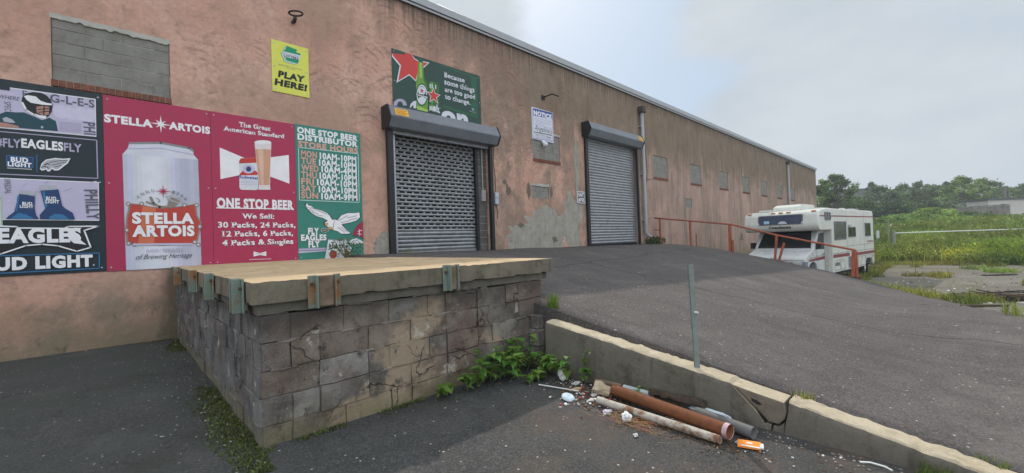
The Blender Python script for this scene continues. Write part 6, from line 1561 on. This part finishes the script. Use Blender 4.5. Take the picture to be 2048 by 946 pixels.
M_BARK = paint('bark', (.10, .08, .06), .95, .35, 6)
M_TREE = mat_leaf('tree_leaf', (.078, .118, .05), .3, .6)
def tree(name, label, u, vtop, d, width, seed, col, n=3400, airy=.0, leafs=.34, dens=2.6, group=None, cat='tree', low=.12):
    r = np.random.RandomState(seed); q = far(u, vtop, d); z = terrain(q.x, q.y); H = q.z-z
    t = thing(name, label, cat, (q.x, q.y, z), r.uniform(0, 6), group)
    # trunk and limbs
    m = MB(); tr = H*.022+.05
    m.tube([(0, 0, -.3), (.05*H*r.uniform(-.3, .3), 0, H*.3), (.06*H*r.uniform(-.5, .5), .05*H*r.uniform(-.5, .5), H*.62), (0, 0, H*.88)], [tr*1.25, tr, tr*.6, tr*.15], 7)
    n = int(n*dens); leafs *= .55
    ncl = int(70 if airy < .3 else 64); C = []; Rr = []
    for k in range(ncl):
        zz = low+(1-low)*((k+.5)/ncl)**.85; sh = math.sin(PI*min(1, max(.06, (zz-low*.4)/(1-low*.4)))**.8)**.7
        a = r.uniform(0, 2*PI); rad = width/2*sh*(r.uniform(.2, 1.0))**.55*r.uniform(.85, 1.2)
        C.append((rad*math.cos(a), rad*math.sin(a), H*(zz*.93))); Rr.append(width*.5*r.uniform(.12, .34)*(1-.5*airy)*(1 if zz < .8 else .65))
        if k % 3 == 0:
            s = Vector((0, 0, H*max(.15, zz*.62))); e = Vector(C[-1]); m.tube([s, s.lerp(e, .5)+Vector((0, 0, -.02*H)), e], [tr*.38, tr*.24, tr*.07], 5)
    m.build('trunk', M_BARK, t)
    C = np.array(C); Rr = np.array(Rr); k = r.randint(0, ncl, n)
    dv = r.normal(0, 1, (n, 3)); dv /= np.linalg.norm(dv, axis=1)[:, None]
    rad = (r.uniform(0, 1, n)**.45)[:, None]
    P = C[k]+dv*rad*Rr[k][:, None]*np.array([1, 1, .75])+r.normal(0, .14, (n, 3))
    P[:, 2] = np.clip(P[:, 2], .15, H*1.02)
    nrm = dv*.6+r.normal(0, .7, (n, 3))+np.array([0, 0, .4]); nrm /= np.linalg.norm(nrm, axis=1)[:, None]
    tan = np.cross(nrm, r.normal(0, 1, (n, 3))); tan /= np.linalg.norm(tan, axis=1)[:, None]+1e-6; bt = np.cross(nrm, tan)
    L = leafs*r.uniform(.5, 1.25, n)[:, None]
    V = np.stack([P-tan*L, P+bt*L*.55, P+tan*L, P-bt*L*.55], 1).reshape(-1, 3)
    i = np.arange(n)*4; F = np.stack([i, i+1, i+2, i+3], 1)
    me = bpy.data.meshes.new('crown'); me.vertices.add(len(V)); me.vertices.foreach_set('co', V.ravel())
    me.loops.add(F.size); me.loops.foreach_set('vertex_index', F.ravel().astype(np.int32)); me.polygons.add(n); me.polygons.foreach_set('loop_start', np.arange(n, dtype=np.int32)*4)
    me.materials.append(M_TREE); me.update(calc_edges=True)
    cl = np.exp(r.normal(0, .34, ncl)); g = cl[k]*np.exp(r.normal(0, .25, n)); Cc = np.array(col)[None, :]*g[:, None]; Cc[:, 0] *= r.uniform(.85, 1.2, n)
    at = me.color_attributes.new('tint', 'FLOAT_COLOR', 'POINT'); at.data.foreach_set('color', np.concatenate([np.repeat(Cc, 4, 0), np.ones((n*4, 1))], 1).ravel())
    o = bpy.data.objects.new('crown', me); COL.objects.link(o); o.parent = t
    return t
DK, MD, PL, GY = (.85, .92, .95), (1.15, 1.15, 1.0), (1.9, 1.8, 1.35), (1.0, 1.0, 1.15)
GT = 'trees along the far edge of the field'
T_ = [('broadleaf_tree', 'tall airy tree rising beside the far corner of the warehouse', 1668, 344, 60, 7.0, MD, .55, 3600),
 ('broadleaf_tree', 'dark tree showing just past the edge of the warehouse wall', 1643, 372, 70, 6.5, DK, .1, 3200),
 ('broadleaf_tree', 'low dark tree in front of the distant dark house', 1712, 394, 64, 7.0, DK, .1, 3200),
 ('broadleaf_tree', 'sparse thin topped tree beside the distant dark house', 1742, 360, 84, 5.5, GY, .9, 1500),
 ('broadleaf_tree', 'rounded dark tree behind the roof rack of the motorhome', 1762, 370, 76, 8.5, DK, .1, 3600),
 ('broadleaf_tree', 'mid green tree in the centre of the tree line behind the rusty frame', 1806, 366, 78, 8.0, MD, .3, 3400),
 ('broadleaf_tree', 'dark narrow topped tree right of the centre of the tree line', 1838, 358, 82, 6.5, GY, .6, 2600),
 ('broadleaf_tree', 'dense green tree left of the pale feathery trees', 1866, 368, 76, 8.5, MD, .2, 3600),
 ('broadleaf_tree', 'dark pointed tree just left of the pale feathery trees', 1892, 360, 86, 6.5, DK, .6, 2600),
 ('broadleaf_tree', 'pale green feathery tree left of the pale building', 1924, 350, 68, 8.0, PL, .55, 3600),
 ('broadleaf_tree', 'broad pale green tree rising behind the end of the pale building', 1966, 354, 72, 9.0, PL, .6, 3600),
 ('broadleaf_tree', 'dark green tree behind the roof of the pale building', 2010, 370, 88, 8.5, MD, .3, 3000),
 ('broadleaf_tree', 'dark tree behind the chimneys of the pale building', 2046, 366, 88, 8.5, DK, .4, 3000),
 ('broadleaf_tree', 'rightmost tree of the far tree line, half cut off beyond the chimneys', 2064, 360, 84, 9.0, MD, .3, 2600),
 ('broadleaf_tree', 'low bushy tree at the foot of the tree line behind the thin grey post', 1788, 402, 62, 8.5, DK, .1, 3600),
 ('broadleaf_tree', 'low bushy tree at the foot of the tree line behind the boundary wall', 1852, 400, 64, 8.5, GY, .1, 3600),
 ('broadleaf_tree', 'low leafy tree directly behind the left end of the pale building', 1935, 388, 74, 9.0, MD, .1, 3400),
 ('broadleaf_tree', 'low dark tree hidden behind the roof of the motorhome', 1690, 408, 66, 8.0, DK, .1, 2800)]
for k, (nm, lab, u, v, d, w, c, ai, n) in enumerate(T_):
    tree(nm, lab, u, v, d, w, 100+k, c, n, ai, .30 if ai > .5 else .36, group=GT)
for k, (lab, u, v, d, w, c) in enumerate([('bright vine covered bush at the left end of the boundary wall', 1862, 417, 48, 5.0, (2.0, 2.0, 1.1)), ('low green bush spreading left of the vine covered bush', 1826, 428, 46, 5.5, (1.8, 1.9, 1.1)),
   ('dark bush growing against the middle of the boundary wall', 1930, 424, 50, 4.5, (1.1, 1.1, .9)), ('green bush at the right end of the boundary wall below the pale building', 1990, 430, 50, 5.5, (1.5, 1.6, 1.0)), ('green bush between the motorhome and the rusty frame', 1775, 436, 44, 5.0, (1.5, 1.6, 1.0))]):
    tree('bush', lab, u, v, d, w, 300+k, c, 2200, .0, .24, group='bushes along the boundary wall', cat='bush', low=.05)

# ------------------------------------------------------------------ dumped wood on the open ground
t = thing('brush_pile', 'dark heap of broken branches and boards on the gravel at the right edge', 'brush pile', (16.4, -1.05, terrain(16.4, -1.05)))
m = MB(); r = random.Random(12)
for k in range(70):
    a = r.uniform(0, 6.28); L = r.uniform(.15, .6); x, y_ = r.gauss(0, .38), r.gauss(0, .45); z = abs(r.gauss(.05, .06))
    m.bar((x-math.cos(a)*L, y_-math.sin(a)*L, z+.02), (x+math.cos(a)*L, y_+math.sin(a)*L, z+r.uniform(-.02, .10)), r.uniform(.012, .05), r.uniform(.012, .04), r.randrange(3))
m.build('branches', [paint('charred_wood', (.035, .03, .027), .95, .4), paint('rotten_wood', (.06, .042, .03), .95, .45, 25), mat_wood], t)
def board(label, x, y_, L, w, rz, mat_):
    t = thing('loose_board', label, 'board', (x, y_, terrain(x, y_)+.03), rz); b = rough_box(-L/2, L/2, -w/2, w/2, -.02, .025, .08, .008, L*7, edge=.01); bm_obj(b, 'plank', mat_, t)
board('long dark board lying at the edge of the asphalt on the right', 12.35, -.42, .8, .07, math.radians(-50), paint('rotten_wood', (.06, .042, .03), .95, .45, 25))
board('dark board lying on the gravel in front of the tall grass', 25.6, -1.3, 1.3, .12, math.radians(-46), paint('charred_wood', (.035, .03, .027), .95, .4))
board('pale broken board beside the dark heap of branches', 15.7, -1.3, .7, .14, math.radians(-40), paint('pale_wood', (.34, .31, .27), .9, .2))
def gpos(r):
    x = r.uniform(11, 27); y_ = r.uniform(-3.2, 1.5)
    if x < xb(y_)+.2: x = xb(y_)+r.uniform(.3, 3)
    return (x, y_, terrain(x, y_))
debris('field_gravel', 'pale stones and scraps strewn over the gravel ground on the right', 700, gpos, [M_CHIP, M_STONE, M_STONE, M_TWIG, M_TWIG, M_STONE, M_CHIP, M_STONE, M_PAPER], .012, .05, 31)

# ------------------------------------------------------------------ the damp summer air
hm = bpy.data.materials.new('damp_air'); hm.use_nodes = True
ht = hm.node_tree; ht.nodes.clear()
pv = ht.nodes.new('ShaderNodeVolumePrincipled'); pv.inputs['Color'].default_value = (.86, .92, 1.0, 1); pv.inputs['Density'].default_value = 0.0011; pv.inputs['Anisotropy'].default_value = .2
hout = ht.nodes.new('ShaderNodeOutputMaterial'); ht.links.new(pv.outputs[0], hout.inputs['Volume'])
mb = MB(); mb.box(-345, 345, -345, 345, -2.8, 16.5)
hz_o = mb.build('haze', hm); hz_o['kind'] = 'stuff'; hz_o['label'] = 'thin pale haze in the damp summer air'; hz_o['category'] = 'haze'
